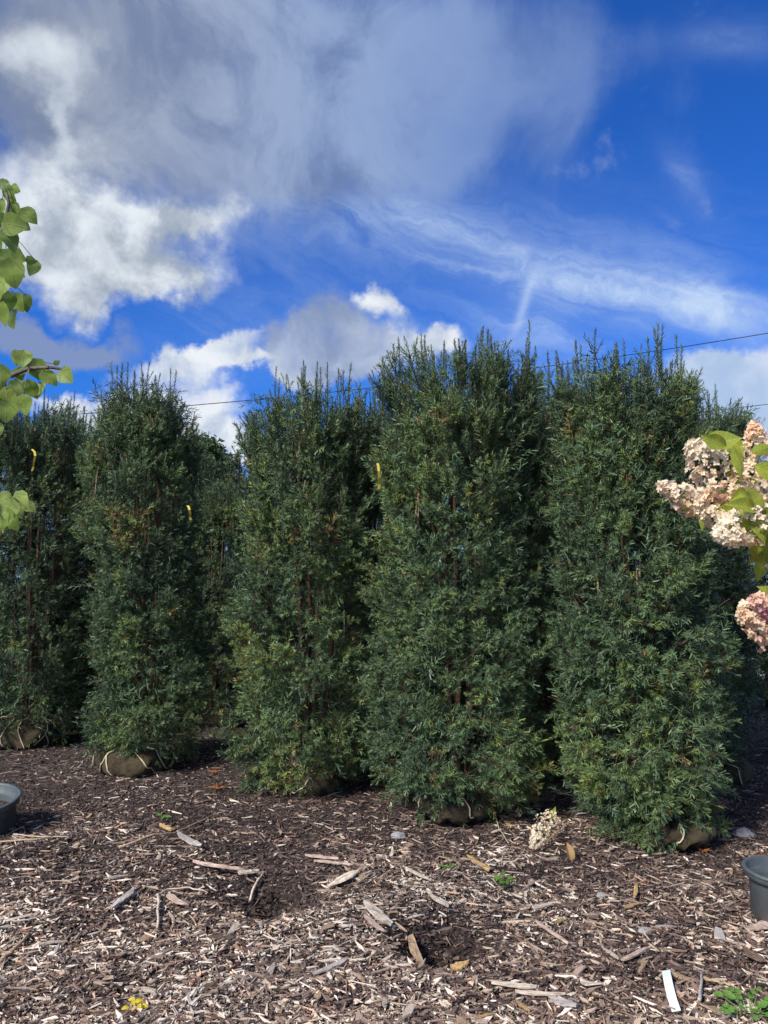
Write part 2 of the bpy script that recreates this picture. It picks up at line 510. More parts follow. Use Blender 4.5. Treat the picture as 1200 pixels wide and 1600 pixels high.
# ---- mulch
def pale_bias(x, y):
    """chip tone shift: paler in a band in front of the trees, darker towards them"""
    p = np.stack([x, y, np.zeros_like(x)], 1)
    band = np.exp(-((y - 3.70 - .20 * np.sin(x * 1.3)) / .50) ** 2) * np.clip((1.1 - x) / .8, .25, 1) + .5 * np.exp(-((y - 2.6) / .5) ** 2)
    hole = sum(np.exp(-((x - c.x) ** 2 + (y - c.y) ** 2) / (r * r * .8)) for c, r, dd in HOLES[:2])  # hollow shade put into the chip colour, so the dents read deep
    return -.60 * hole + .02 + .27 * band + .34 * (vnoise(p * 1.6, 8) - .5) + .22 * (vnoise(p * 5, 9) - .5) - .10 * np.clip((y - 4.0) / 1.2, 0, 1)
def scatter_xy(n, y0, y1, power):
    y = (U01(0, 1, n) * (y1 ** (1 - power) - y0 ** (1 - power)) + y0 ** (1 - power)) ** (1 / (1 - power))
    x = U01(-1, 1, n) * (.56 * y + .35)
    return x, y
def chips(n, y0, y1, power, L, Wd, T, tilt, base, spread, solid):
    x, y = scatter_xy(n, y0, y1, power)
    l = np.exp(U01(np.log(L[0]), np.log(L[1]), n)); w = np.minimum(np.exp(U01(np.log(Wd[0]), np.log(Wd[1]), n)), l * .8)
    t = U01(T[0], T[1], n)
    az = U01(0, 2 * PI, n)
    ax = np.stack([np.cos(az), np.sin(az), RNG.normal(0, tilt, n)], 1); ax /= np.linalg.norm(ax, axis=1)[:, None]
    sd = np.stack([-np.sin(az), np.cos(az), RNG.normal(0, tilt * 1.5, n)], 1); sd /= np.linalg.norm(sd, axis=1)[:, None]
    up = np.cross(ax, sd); up /= np.linalg.norm(up, axis=1)[:, None]
    c = np.stack([x, y, gz(x, y) + U01(.0, .012, n) + t * .5], 1)
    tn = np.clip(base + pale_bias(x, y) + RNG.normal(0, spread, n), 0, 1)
    def pt(a, b, h):
        return c + ax * (a * l)[:, None] + sd * (b * w)[:, None] + up * h[:, None]
    j = lambda s: U01(-s, s, n)
    warp = l * .05
    if solid:   # six-cornered lozenge with thickness
        top = [pt(-.5, j(.35), t * .5 + j(1) * warp), pt(-.15 + j(.2), -.5 + j(.1), t * .5 + j(1) * warp), pt(.5, j(.35), t * .5 + j(1) * warp), pt(.1 + j(.2), .5 + j(.1), t * .5 + j(1) * warp)]
        bot = [a - up * t[:, None] for a in top]
        V = np.stack(top + bot, 1).reshape(-1, 3)
        b8 = (np.arange(n) * 8)[:, None]
        Q = np.concatenate([b8 + np.array([[0, 1, 2, 3]])] + [b8 + np.array([[i, i + 4, (i + 1) % 4 + 4, (i + 1) % 4]]) for i in range(4)])
        return V, Q, np.repeat(tn, 8)
    V = np.stack([pt(-.5, j(.5), j(1) * warp), pt(j(.3), -.5, t * .5), pt(.5, j(.5), j(1) * warp), pt(j(.3), .5, t * .5)], 1).reshape(-1, 3)
    b4 = (np.arange(n) * 4)[:, None]
    return V, b4 + np.array([[0, 1, 2, 3]]), np.repeat(tn, 4)
def join_chips(lst):
    V, Q, A, n = [], [], [], 0
    for v, q, a in lst:
        V.append(v); Q.append(q + n); A.append(a); n += len(v)
    return np.concatenate(V), np.concatenate(Q), np.concatenate(A)
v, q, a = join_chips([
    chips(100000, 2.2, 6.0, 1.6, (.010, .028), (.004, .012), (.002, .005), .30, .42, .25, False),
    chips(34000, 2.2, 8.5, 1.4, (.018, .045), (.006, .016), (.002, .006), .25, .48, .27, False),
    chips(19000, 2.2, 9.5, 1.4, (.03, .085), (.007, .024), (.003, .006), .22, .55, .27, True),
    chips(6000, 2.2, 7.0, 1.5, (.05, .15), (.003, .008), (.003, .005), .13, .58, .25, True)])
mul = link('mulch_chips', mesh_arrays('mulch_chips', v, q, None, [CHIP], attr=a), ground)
mul['kind'] = 'stuff'

# ---- bigger chips, one object each, parts of the ground
def splinter_mesh(name, l, w, t, seed, ends=.3, bend=.1, n=6):
    """torn flat piece of wood: uneven edges, slanted broken ends, split surface"""
    r = np.random.default_rng(seed)
    V, Q = [], []
    sl0, sl1 = r.uniform(-.5, .5, 2) * min(w / l, .5) * 2.2
    lw, rw = 1.0, 1.0
    tw = r.uniform(-.5, .5)
    for i in range(n + 1):
        s = i / n
        env = ends + (1 - ends) * min(1, 3.2 * min(s, 1 - s)) ** .8
        lw = .55 * lw + .45 * r.uniform(.55, 1.25); rw = .55 * rw + .45 * r.uniform(.55, 1.25)
        x = (s - .5) * l + r.uniform(-.25, .25) * l / n * (0 < i < n)
        sk = sl0 * max(0, 1 - s * 3) + sl1 * max(0, s * 3 - 2)
        y0 = bend * l * ((s - .5) ** 2 * 4 - .5) * .5
        z0 = bend * l * .35 * math.sin(s * PI + seed) + t * .4
        for yy, zz in ((-.5 * env * lw, -t * .5), (.5 * env * rw, -t * .5), (.47 * env * rw, t * r.uniform(.1, .6)), (r.uniform(-.15, .2) * env, t * r.uniform(.3, .8)), (-.47 * env * lw, t * r.uniform(.0, .6))):
            V.append((x + sk * l * yy, y0 + yy * w, z0 + zz + yy * w * tw * (s - .5)))
    for i in range(n):
        for k in range(5):
            a_, b_ = i * 5 + k, i * 5 + (k + 1) % 5
            Q.append((a_, a_ + 5, b_ + 5, b_)[::-1])
    T = [(4, 3, 2), (4, 2, 0), (2, 1, 0)] + [tuple(n * 5 + q for q in f) for f in ((2, 3, 4), (0, 2, 4), (0, 1, 2))]
    return mesh_arrays(name, V, Q, T)
protos = []
for k in range(12):
    l = 1.0
    me = splinter_mesh('wood_chip', 1.0, [.16, .22, .30, .12, .42, .26][k % 6], [.05, .06, .05, .05, .05, .07][k % 6], k, [.2, .4, .5, .3, .55, .15][k % 6], [.1, .05, .15, .25, .05, .1][k % 6], 4)
    for w_ in range(len(WOODS)):
        m2 = me.copy(); m2.materials.append(WOODS[w_]); protos.append(m2)
xs, ys = scatter_xy(300, 2.35, 5.2, 1.5)
for i in range(300):
    l = float(np.exp(U01(np.log(.05), np.log(.135))))
    wk = int(RNG.choice(7, p=[.22, .25, .12, .12, .16, .03, .10]))
    me = protos[int(RNG.integers(12)) * len(WOODS) + wk]
    o = link('wood_chip', me, ground, (xs[i], ys[i], g1(xs[i], ys[i]) + .009), (RNG.normal(0, .15), RNG.normal(0, .15), U01(0, 2 * PI)), (l, l, l))

# ------------------------------------------------------------------ yews
def unit(a):
    return a / np.maximum(np.linalg.norm(a, axis=-1, keepdims=True), 1e-9)
def twig_needles(p0, d0, length, n, nl, r, radial, out, wide=1.0, tuft=False):
    """needles along one twig; appends (base, tip, side, width) arrays"""
    s = (np.arange(n) + r.uniform(0, .6, n)) / n
    if tuft:
        s = 1 - (1 - s) ** 1.7 * .95
    ref = unit(np.cross(d0, r.normal(size=3)))
    bn = np.cross(d0, ref)
    bend = unit(r.normal(size=3)) * .02
    base = p0 + d0 * (s * length)[:, None] + bend * (s * s * length)[:, None]
    if radial:
        ph = np.arange(n) * 2.4 + r.normal(0, .3, n)
    else:
        ph = (np.arange(n) % 2) * PI + r.normal(0, .55, n)
    rad = ref * np.cos(ph)[:, None] + bn * np.sin(ph)[:, None]
    ang = np.radians(r.normal(58, 10, n) - (20 if tuft else 26) * s ** 3)
    dr = unit(d0 * np.cos(ang)[:, None] + rad * np.sin(ang)[:, None])
    ln = nl * (1 - .35 * s ** 4) * (.75 + .25 * np.minimum(s * 5, 1)) * r.uniform(.8, 1.12, n)
    tip = base + dr * ln[:, None] + d0 * (ln * .12)[:, None]
    side = unit(np.cross(dr, rad) + r.normal(0, .25, (n, 3)))
    w = r.uniform(.0021, .0028, n) * wide
    out.append(np.stack([base - side * w[:, None], base + side * w[:, None], tip + side * w[:, None] * .5, tip - side * w[:, None] * .5], 1))
def stem_quad(p0, p1, w, r, out):
    d = unit(p1 - p0)
    s = unit(np.cross(d, r.normal(size=3)))
    s2 = np.cross(d, s)
    for k in (s, s2):
        out.append(np.stack([p0 - k * w, p0 + k * w, p1 + k * w * .5, p1 - k * w * .5])[None])
def make_bough(seed, kind):
    """template with growth along +Z; returns needle quads (n,4,3), stem quads, tint per needle quad"""
    r = np.random.default_rng(seed)
    ne, st, tn = [], [], []
    if kind == 'bough':      # a branchlet whose side twigs end in rosettes of needles
        L = r.uniform(.18, .24)
        pts = [np.array([0, 0, 0.0])]
        dirv = np.array([0, 0, 1.0])
        for k in range(4):
            dirv = unit(dirv + r.normal(0, .12, 3)); pts.append(pts[-1] + dirv * L / 4)
        for k in range(4):
            stem_quad(pts[k], pts[k + 1], .0028, r, st)
        m = 7
        for k in range(m):
            t = .30 + .70 * k / (m - 1)
            j = min(int(t * 4), 3); p = pts[j] + (pts[j + 1] - pts[j]) * (t * 4 - j)
            ax = unit(pts[j + 1] - pts[j])
            az = k * 2.4 + r.uniform(-.5, .5)
            an = math.radians(r.uniform(28, 60)) if k < m - 1 else .05
            rad = np.array([math.cos(az), math.sin(az), 0])
            dd = unit(ax * math.cos(an) + rad * math.sin(an))
            ln = r.uniform(.055, .09) * (1 - .2 * t)
            stem_quad(p, p + dd * ln, .0016, r, st)
            n0 = int(r.integers(17, 21))
            twig_needles(p, dd, ln, n0, r.uniform(.033, .041), r, True, ne, 1.12, True)
            tn.append(np.full(n0, r.normal(0, .09)))
    elif kind == 'fill':      # coarse inner foliage
        L = .34
        stem_quad(np.zeros(3), np.array([0, 0, L]), .004, r, st)
        for k in range(7):
            az = k * 2.4; an = math.radians(r.uniform(35, 80))
            dd = np.array([math.cos(az) * math.sin(an), math.sin(az) * math.sin(an), math.cos(an)])
            p = np.array([0, 0, L * (.1 + .8 * k / 7)])
            twig_needles(p, dd, .15, 15, .044, r, True, ne, 1.6)
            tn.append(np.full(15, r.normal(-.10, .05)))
    else:
        L = {'shoot': r.uniform(.32, .46), 'plume': r.uniform(.26, .34)}[kind]
        dirv = unit(np.array([r.normal(0, .05), r.normal(0, .05), 1.0]))
        stem_quad(np.zeros(3), dirv * L, .0026, r, st)
        n0 = int(L / .0042)
        twig_needles(np.zeros(3), dirv, L, n0, .031, r, True, ne, 1.1); tn.append(np.full(n0, r.normal(0, .04)))
        for k in range(int(r.integers(0, 3)) if kind == 'shoot' else 5):
            t = r.uniform(.05, .6)
            az = r.uniform(0, 2 * PI); an = math.radians(r.uniform(22, 40))
            dd = unit(dirv * math.cos(an) + np.array([math.cos(az), math.sin(az), 0]) * math.sin(an))
            ln = r.uniform(.09, .17)
            p = dirv * L * t
            stem_quad(p, p + dd * ln, .0018, r, st)
            n1 = int(ln / .0048)
            twig_needles(p, dd, ln, n1, .029, r, True, ne, 1.1); tn.append(np.full(n1, r.normal(0, .06)))
    return np.concatenate(ne), np.concatenate(st), np.concatenate(tn)
TEMPL = {k: [make_bough(100 * i + s, k) for s in range(10)] for i, k in enumerate(('bough', 'shoot', 'plume', 'fill'))}

def crown_mesh(name, items, seed):
    """items: list of (kind, origin, direction, scale, tint)"""
    r = np.random.default_rng(seed)
    V, A, MI = [], [], []
    for kind, o, d, s, t in items:
        ne, st, tn = TEMPL[kind][int(r.integers(10))]
        z = unit(np.asarray(d, float))
        x = unit(np.cross(z, r.normal(size=3))); y = np.cross(z, x)
        M = np.stack([x, y, z]) * s
        V.append((ne.reshape(-1, 3) @ M) + o); A.append(np.repeat(np.clip(t + tn, 0, 1), 4)); MI.append(np.zeros(len(ne), np.int32))
        V.append((st.reshape(-1, 3) @ M) + o); A.append(np.full(len(st) * 4, .5)); MI.append(np.ones(len(st), np.int32))
    V = np.concatenate(V); n = len(V) // 4
    return mesh_arrays(name, V, np.arange(n * 4).reshape(-1, 4), None, [NEEDLE, YEW_BARK], attr=np.concatenate(A), mat_idx=np.concatenate(MI))

def profile_from(rows, Y, base_x):
    """rows of (py, left px, right px) at distance Y -> z, centre offset, radius"""
    out = []
    for py, l, rr in rows:
        a_, b_ = P(l, py, Y), P(rr, py, Y)
        out.append((a_.z, (a_.x + b_.x) / 2 - base_x, (b_.x - a_.x) / 2))
    return sorted(out)
def yew_items(prof, seed, n_out, n_in, n_shoot, tint, top_flat=.5, patches=()):
    r = np.random.default_rng(seed)
    zs = np.array([p[0] for p in prof]); cs = np.array([p[1] for p in prof]); rs = np.array([p[2] for p in prof])
    zb, zt = zs[0], zs[-1]
    items = []
    def env(z, th):
        c, R = np.interp(z, zs, cs), np.interp(z, zs, rs)
        q = np.array([[math.cos(th) * 2.0 + seed, math.sin(th) * 2.0, z * 2.6], [math.cos(th) * 4.5, math.sin(th) * 4.5 + seed, z * 6.0]])
        k = vnoise(q[:1], seed)[0] * .44 + vnoise(q[1:], seed + 1)[0] * .34
        return c, R * (.60 + k), vnoise(q[1:] * .95, seed + 3)[0]
    def tone(z, th):
        q = np.array([[math.cos(th) * 1.4 + seed * 3, math.sin(th) * 1.4, z * 1.8]])
        t = tint + .46 * (vnoise(q, seed + 5)[0] - .5) + r.normal(0, .12)
        u_ = r.random()
        if u_ < .022: t = r.uniform(.80, .92)
        elif u_ < .034: t = r.uniform(.955, 1.0)
        for (pz, pth, rad_, tt) in patches:
            dth = math.atan2(math.sin(th - pth), math.cos(th - pth))
            if (z - pz) ** 2 + (dth * .5) ** 2 < rad_ ** 2 and r.random() < .7:
                t = tt + r.normal(0, .06)
        return min(max(t, .02), 1)
    w = np.array([.5 + .5 * min(1, max(.2, np.interp(z, zs, rs) / rs.max())) for z in np.linspace(zb, zt - .25, 60)])
    w[:5] *= 1.5; w[-9:] *= 1.5; w /= w.sum()
    zc = np.linspace(zb, zt - .25, 60)
    k = 0
    while k < n_out:
        z = float(r.choice(zc, p=w)) + r.uniform(-.03, .03)
        th = r.uniform(0, 2 * PI) if r.random() < .45 else -PI / 2 + r.uniform(-1.75, 1.75)
        c, R, hole = env(z, th)
        if hole < .41 and r.random() < .93:
            k += .5
            continue
        h = (z - zb) / (zt - zb)
        el = math.radians(np.interp(h, [0, .08, .3, .6, .85, 1], [-25, -2, 24, 42, 66, 80]) + r.normal(0, 14))
        ta = th + r.normal(0, .35)
        d = np.array([math.cos(ta) * math.cos(el), math.sin(ta) * math.cos(el), math.sin(el)])
        sc = r.uniform(.58, 1.22)
        tip = np.array([c + math.cos(th) * R, math.sin(th) * R, z])
        kind = 'plume' if h > .58 and r.random() < (h - .45) * 1.7 else 'bough'
        Lk = .23 if kind == 'bough' else .30
        o = tip - d * Lk * sc * r.uniform(.75, 1.1)
        items.append((kind, o, d, sc, tone(z, th)))
        k += 1
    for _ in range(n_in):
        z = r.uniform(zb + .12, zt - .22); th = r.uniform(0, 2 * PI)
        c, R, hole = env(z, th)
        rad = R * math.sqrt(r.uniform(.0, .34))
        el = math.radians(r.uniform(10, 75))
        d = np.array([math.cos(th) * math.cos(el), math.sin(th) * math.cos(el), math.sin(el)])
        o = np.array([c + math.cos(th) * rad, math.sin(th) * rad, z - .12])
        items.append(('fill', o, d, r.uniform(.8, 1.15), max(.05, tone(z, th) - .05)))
    for _ in range(n_shoot):
        th = r.uniform(0, 2 * PI); q_ = math.sqrt(r.random())
        c, R = np.interp(zt - .1, zs, cs), rs[-3:].max()
        lean = r.uniform(0, .16)
        d = np.array([math.cos(th) * lean * q_, math.sin(th) * lean * q_, 1.0])
        zz = zt - .44 + r.uniform(-.22, .14) - .06 * q_ * q_
        x, y_ = c + math.cos(th) * R * q_ * .92, math.sin(th) * R * q_ * .92
        items.append(('shoot', np.array([x, y_, zz]), d, r.uniform(.75, 1.08), min(max(tint + r.normal(.02, .07), 0), .8)))
        if r.random() < .8:
            items.append(('plume', np.array([x + r.normal(0, .03), y_ + r.normal(0, .03), zz - .2]), d, 1.0, tint))
    return items

def root_ball_parts(root, rad, hgt, seed, ropes, off=(0, 0)):
    """burlap ball with tucked folds, its twine as sub-parts"""
    r = np.random.default_rng(seed)
    nu, nv = 40, 16
    def surf(th, ph, lift=0.0):
        rr = rad * (1 + .07 * math.sin(3 * th + seed) + .04 * math.sin(7 * th + 2 * seed + ph * 3) + .02 * math.sin(13 * th + ph * 5)) + lift
        f = .018 * math.sin(9 * th + seed + 2 * ph) * math.sin(ph) + .010 * math.sin(17 * th + 3 * seed - 4 * ph)
        cp = math.copysign(abs(math.cos(ph)) ** .75, math.cos(ph))
        return (off[0] + math.cos(th) * rr * math.sin(ph) ** .7, off[1] + math.sin(th) * rr * math.sin(ph) ** .7, hgt * .45 + (hgt * .55 + lift) * cp + f)
    V = [surf(2 * PI * i / nu, max(PI * j / nv, .02)) for j in range(nv) for i in range(nu)]
    Q = [(j * nu + i, j * nu + (i + 1) % nu, (j + 1) * nu + (i + 1) % nu, (j + 1) * nu + i) for j in range(nv - 1) for i in range(nu)]
    ball = link('root_ball', mesh_arrays('root_ball', V, [f[::-1] for f in Q], None, [BURLAP], smooth=True), root)
    for k in range(ropes):
        th = 2 * PI * k / ropes + r.uniform(-.15, .15)
        dth = r.uniform(-.75, .75)
        path = [surf(th + dth * (t / 9) ** 1.5 + .05 * math.sin(t + k), .25 + t / 9 * 1.75, .004 + .004 * math.sin(2.1 * t + k) ** 2) for t in range(10)]
        tube_obj('twine', [(path, .0055)], ROPE, ball, 5)
    return ball

def make_yew(label, group, Y, px, base_py, rows, seed, n_out, n_in, n_shoot, tint, ball=(.30, .26, 9, (0, 0)), patches=(), stems=3):
    g = G(px, base_py)
    Yd = g.y
    root = thing('yew_tree', label, 'yew tree', (g.x, Yd, g1(g.x, Yd)), 0, group)
    prof = profile_from(rows, Yd, g.x)
    me = crown_mesh('crown', yew_items(prof, seed, n_out, n_in, n_shoot, tint, patches=patches), seed)
    link('crown', me, root)['kind'] = 'stuff'
    r = np.random.default_rng(seed + 50)
    H = prof[-1][0]
    ps = []
    Rm = max(p[2] for p in prof)
    for k in range(7):
        th = 2 * PI * k / 7 + r.uniform(-.3, .3); rr = r.uniform(.12, .42) * Rm
        path = []
        for t in np.linspace(0, 1, 9):
            s_ = t ** .6
            path.append((math.cos(th) * (.03 + rr * s_) + r.normal(0, .012), math.sin(th) * (.03 + rr * s_) + r.normal(0, .012), .15 + t * (H - .55)))
        ps.append((path, [.020 * (1 - .75 * t) + .003 for t in np.linspace(0, 1, 9)]))
    tube_obj('trunk', ps, YEW_BARK, root, 6)
    for k in range(stems):
        th = -PI / 2 + r.uniform(-.9, .9)
        z = r.uniform(.35, .68) * H
        Rz = np.interp(z, [p[0] for p in prof], [p[2] for p in prof]) * r.uniform(.70, .86)
        cz = np.interp(z, [p[0] for p in prof], [p[1] for p in prof])
        dth = r.uniform(-.12, .12); L = r.uniform(.22, .42)
        path = [(cz + math.cos(th + dth * t) * (Rz - .06 * t + .01 * math.sin(3 * t)), math.sin(th + dth * t) * (Rz - .06 * t + .01 * math.sin(3 * t)), z + L * t) for t in np.linspace(0, 1, 6)]
        tube_obj('bare_stem', [(path, [.0055, .0055, .005, .0045, .004, .003])], STEM_TAN, root, 5)
    if ball:
        root_ball_parts(root, ball[0], ball[1], seed, ball[2], ball[3])
    return root

FRONT = 'balled and burlapped yews in the front row'
yews = [
    make_yew('dark yew cut by the left picture edge, twine-laced root ball showing', FRONT, 7.0, 45, 1156,
             [(1140, -40, 118), (1080, -55, 130), (1000, -55, 142), (800, -40, 128), (690, -30, 125), (650, -20, 120), (612, 10, 112)], 11, 760, 300, 44, .34, (.36, .27, 15, (.02, -.14))),
    make_yew('narrow yew with a pointed top, burlap ball with yellow twine at its foot', FRONT, 6.2, 226, 1194,
             [(1165, 155, 295), (1130, 142, 308), (1080, 150, 326), (1000, 155, 330), (920, 150, 322), (870, 160, 312), (845, 136, 300), (760, 130, 302), (700, 138, 300), (650, 160, 290), (615, 186, 264), (578, 206, 242)],
             12, 960, 310, 36, .42, (.32, .22, 13, (-.02, -.17)), [(1.05, -2.0, .30, .64), (.4, -1.6, .3, .62), (2.05, -1.5, .22, .97), (1.75, -1.2, .2, .08)]),
    make_yew('yew with yellow-green sprays low on its left side, right of the sky gap', FRONT, 5.6, 482, 1226,
             [(1212, 405, 545), (1150, 372, 580), (1080, 368, 588), (1000, 366, 592), (850, 374, 590), (750, 384, 590), (670, 392, 596), (630, 402, 594), (588, 415, 585)],
             13, 1060, 320, 54, .43, (.22, .13, 4, (.04, -.12)), [(.95, -2.4, .42, .76), (1.95, -2.3, .28, .72), (.35, -1.6, .32, .68), (.3, -1.9, .2, .78), (.6, -1.0, .3, .62)]),
    make_yew('tall dense grey-green yew right of centre with a broad flat skirt', FRONT, 5.0, 720, 1264,
             [(1246, 630, 800), (1200, 592, 850), (1150, 584, 852), (1080, 594, 840), (900, 590, 846), (750, 596, 850), (650, 602, 850), (590, 606, 846), (532, 612, 842)],
             14, 1280, 360, 76, .46, (.27, .17, 4, (-.05, -.16)), [(1.3, -2.2, .3, .58), (.8, -2.0, .3, .52)]),
    make_yew('tallest yew at the right with upright plumes and bare tan stems', FRONT, 4.6, 1004, 1300,
             [(1290, 920, 1090), (1240, 902, 1092), (1150, 884, 1114), (1000, 884, 1110), (850, 870, 1108), (720, 868, 1080), (620, 870, 1068), (585, 872, 1066), (548, 878, 1064)],
             15, 1280, 360, 76, .44, (.24, .12, 4, (.12, -.14)), [(.55, -2.3, .35, .70), (.9, -1.6, .28, .64), (.3, -1.2, .3, .64)], 6),
    make_yew('shaded yew partly hidden behind the plumed yew at the right', 'yews standing in the rows behind', 5.9, 1105, 1216,
             [(1205, 1050, 1145), (1150, 1040, 1152), (1000, 1040, 1160), (900, 1040, 1166), (740, 1040, 1163), (680, 1040, 1162), (612, 1046, 1158)],
             16, 640, 280, 44, .36, (.28, .2, 4, (0, -.05))),
]

# back rows: copies of the trees above, turned about their axis
def copy_tree(o, parent=None):
    c = o.copy()
    COL.objects.link(c)
    if parent is not None:
        c.parent = parent
    for ch in list(o.children):
        copy_tree(ch, c)
    return c
BACK = 'yews standing in the rows behind'
back = [
    (3, 862, 6.5, 2.2, 1.02, 'dark yew filling the gap between the two tallest yews'),
    (2, 590, 7.0, 1.1, 1.02, 'dark yew glimpsed in the gap left of the grey-green skirted yew'),
    (1, 338, 8.4, 2.6, .80, 'low dark yew in the gap right of the pointed yew'),
    (5, 105, 8.4, 4.0, 1.12, 'tall thin-topped yew behind the gap left of the pointed yew'),
    (0, -60, 8.0, 3.0, 1.0, 'yew behind the left picture edge above the heart-shaped leaves'),
    (2, 470, 8.0, 4.2, 1.0, 'yew of the second row seen only through gaps in the yew with yellow-green sprays'),
    (3, 735, 7.4, 5.0, .98, 'yew of the second row seen only through gaps in the dense grey-green yew'),
    (4, 1010, 7.0, 3.4, 1.0, 'yew of the second row seen only through gaps in the plumed yew with tan stems'),
    (1, 215, 8.3, .7, 1.05, 'yew of the second row seen only through gaps in the pointed yew'),
    (2, 585, 9.6, 2.0, 1.0, 'rear yew glimpsed low in the slit left of the grey-green yew'),
    (4, 412, 10.0, .6, .95, 'rear yew glimpsed through the left half of the yew with yellow-green sprays'),
    (0, 262, 10.2, 2.2, 1.0, 'rear yew glimpsed just right of the pointed yew, behind its flank'),
    (3, 150, 10.2, 1.2, 1.0, 'rear yew glimpsed in the dark slit left of the pointed yew'),
    (2, 880, 9.4, 5.2, 1.0, 'rear yew glimpsed low in the dark slit between the two tallest yews'),
    (0, 1110, 9.6, 3.6, .95, 'rear yew glimpsed behind the shaded yew at the right'),
    (5, 1240, 7.0, 1.4, .82, 'yew behind the hydrangea at the right picture edge'),
]
for src, px, Y, rz, sc, label in back:
    c = copy_tree(yews[src])
    x = (px - 600) / F * Y
    c.location = (x, Y, g1(x, Y)); c.rotation_euler = (0, 0, rz); c.scale = (sc, sc, sc)
    c['label'] = label; c['group'] = BACK

# low conifers seen through the left gap and right edge, paler
def simple_conifer(label, px, Y, H, R, seed, tint):
    x = (px - 600) / F * Y
    root = thing('conifer', label, 'conifer', (x, Y, g1(x, Y)))
    prof = [(.12, 0, R * .7), (.5, 0, R), (H * .6, 0, R * .9), (H * .85, 0, R * .6), (H, 0, R * .2)]
    link('crown', crown_mesh('crown', yew_items(prof, seed, 240, 120, 8, tint), seed), root)['kind'] = 'stuff'
    tube_obj('trunk', [([(0, 0, -.05), (.01, 0, H * .5), (0, .01, H * .8)], [.04, .03, .01])], YEW_BARK, root, 6)
    return root
simple_conifer('pale green conifer far back in the gap right of the pointed yew', 312, 11.0, 3.15, .42, 31, .66)
simple_conifer('small round conifer on the mulch at the far right edge', 1190, 9.6, 1.35, .5, 32, .44)

# ------------------------------------------------------------------ distant broadleaf trees
def blob_tree(label, px, Y, top_py, R, seed):
    r = np.random.default_rng(seed)
    x = (px - 600) / F * Y
    H = P(px, top_py, Y).z
    root = thing('broadleaf_tree', label, 'tree', (x, Y, 0))
    lm, n, b, out = new_mat('broadleaf_foliage')
    col = n.ramp(n.node('ShaderNodeNewGeometry').outputs['Random Per Island'], [(0, (.035, .06, .02)), (1, (.09, .13, .04))])
    n.put(b.inputs['Base Color'], col); b.inputs['Roughness'].default_value = .6
    leafy(n, b, out, col, .25)
    V = []
    limbs = [([(0, 0, -.1), (.05, 0, H * .3), (0, .1, H * .55)], [.22, .16, .1])]
    for k in range(26):
        th, el = r.uniform(0, 2 * PI), r.uniform(-.2, 1.3)
        c = np.array([math.cos(th) * math.cos(el) * R, math.sin(th) * math.cos(el) * R, H * .62 + math.sin(el) * (H * .36)]) * np.array([1, 1, 1])
        limbs.append(([(0, 0, H * r.uniform(.25, .5)), tuple(c * [.5, .5, 1] - np.array([0, 0, H * .12])), tuple(c)], [.07, .04, .01]))
        m = 260
        q = c + r.normal(0, 1, (m, 3)) * np.array([.32, .32, .24]) * R * .55
        dd = unit(r.normal(size=(m, 3))); ss = unit(np.cross(dd, r.normal(size=(m, 3))))
        l = r.uniform(.05, .1, m)[:, None] * 1.3
        V.append(np.stack([q - dd * l, q + ss * l * .5, q + dd * l, q - ss * l * .5], 1).reshape(-1, 3))
    V = np.concatenate(V)
    link('crown', mesh_arrays('crown', V, np.arange(len(V)).reshape(-1, 4), None, [lm]), root)['kind'] = 'stuff'
    tube_obj('trunk', limbs, YEW_BARK, root, 6)
blob_tree('broadleaf tree far behind, rising in the gap right of the pointed yew', 306, 26, 680, 1.1, 41)
blob_tree('low distant broadleaf tree right beside the taller one in the gap', 338, 34, 712, 1.3, 42)

# ------------------------------------------------------------------ wires
WIRE = mat_plain('black_cable', (.03, .035, .05), .5)
def wire(label, pts, r):
    tag(tube_obj('power_line', [(pts, r)], WIRE, None, 5), label, 'power line', 'power lines crossing the sky')
def sag(pa, pb, pc, Y, r, label):
    a_, b_, c_ = P(*pa, Y), P(*pb, Y), P(*pc, Y)
    xs_ = np.linspace(-40, 60, 60)
    co = np.polyfit([a_.x, b_.x, c_.x], [a_.z, b_.z, c_.z], 2)
    wire(label, [(x, Y, float(np.polyval(co, x))) for x in xs_], r)
sag((280, 635), (590, 605), (1130, 532), 36, .021, 'upper power line passing above the right-hand yews')
sag((335, 712), (700, 683), (1180, 634), 36, .016, 'lower power line, seen near the tallest hydrangea head')

# ------------------------------------------------------------------ leaves, left tree and hydrangea
def leaf_mesh(name, width, tipsharp, heart, fold, curl, mat, n=9, wob=0.0, seed=0):
    """unit leaf along +X with its stalk end at the origin, face towards +Z"""
    r = np.random.default_rng(seed)
    V, Q = [], []
    ph = r.uniform(0, 6, 2)
    for i in range(n + 1):
        s_ = i / n
        w = width * (math.sin(PI * s_ ** (.62 if heart else .85)) ** (.72 if heart else .9)) * (1 - tipsharp * s_ ** 3)
        w = max(w, .004)
        back = -.10 * heart * max(0, 1 - s_ * 4)
        zc = -curl * s_ * s_
        for k, q in enumerate((-1, -.5, 0, .5, 1)):
            V.append((s_ + back * abs(q) * 1.2, q * w * .5, zc + fold * abs(q) * w * .5 + wob * math.sin(6 * s_ + ph[0] + q) * w + .02 * math.sin(23 * s_ + k) * abs(q) * w))
    for i in range(n):
        for k in range(4):
            a_ = i * 5 + k
            Q.append((a_, a_ + 1, a_ + 6, a_ + 5))
    return mesh_arrays(name, V, Q, None, [mat], smooth=True)
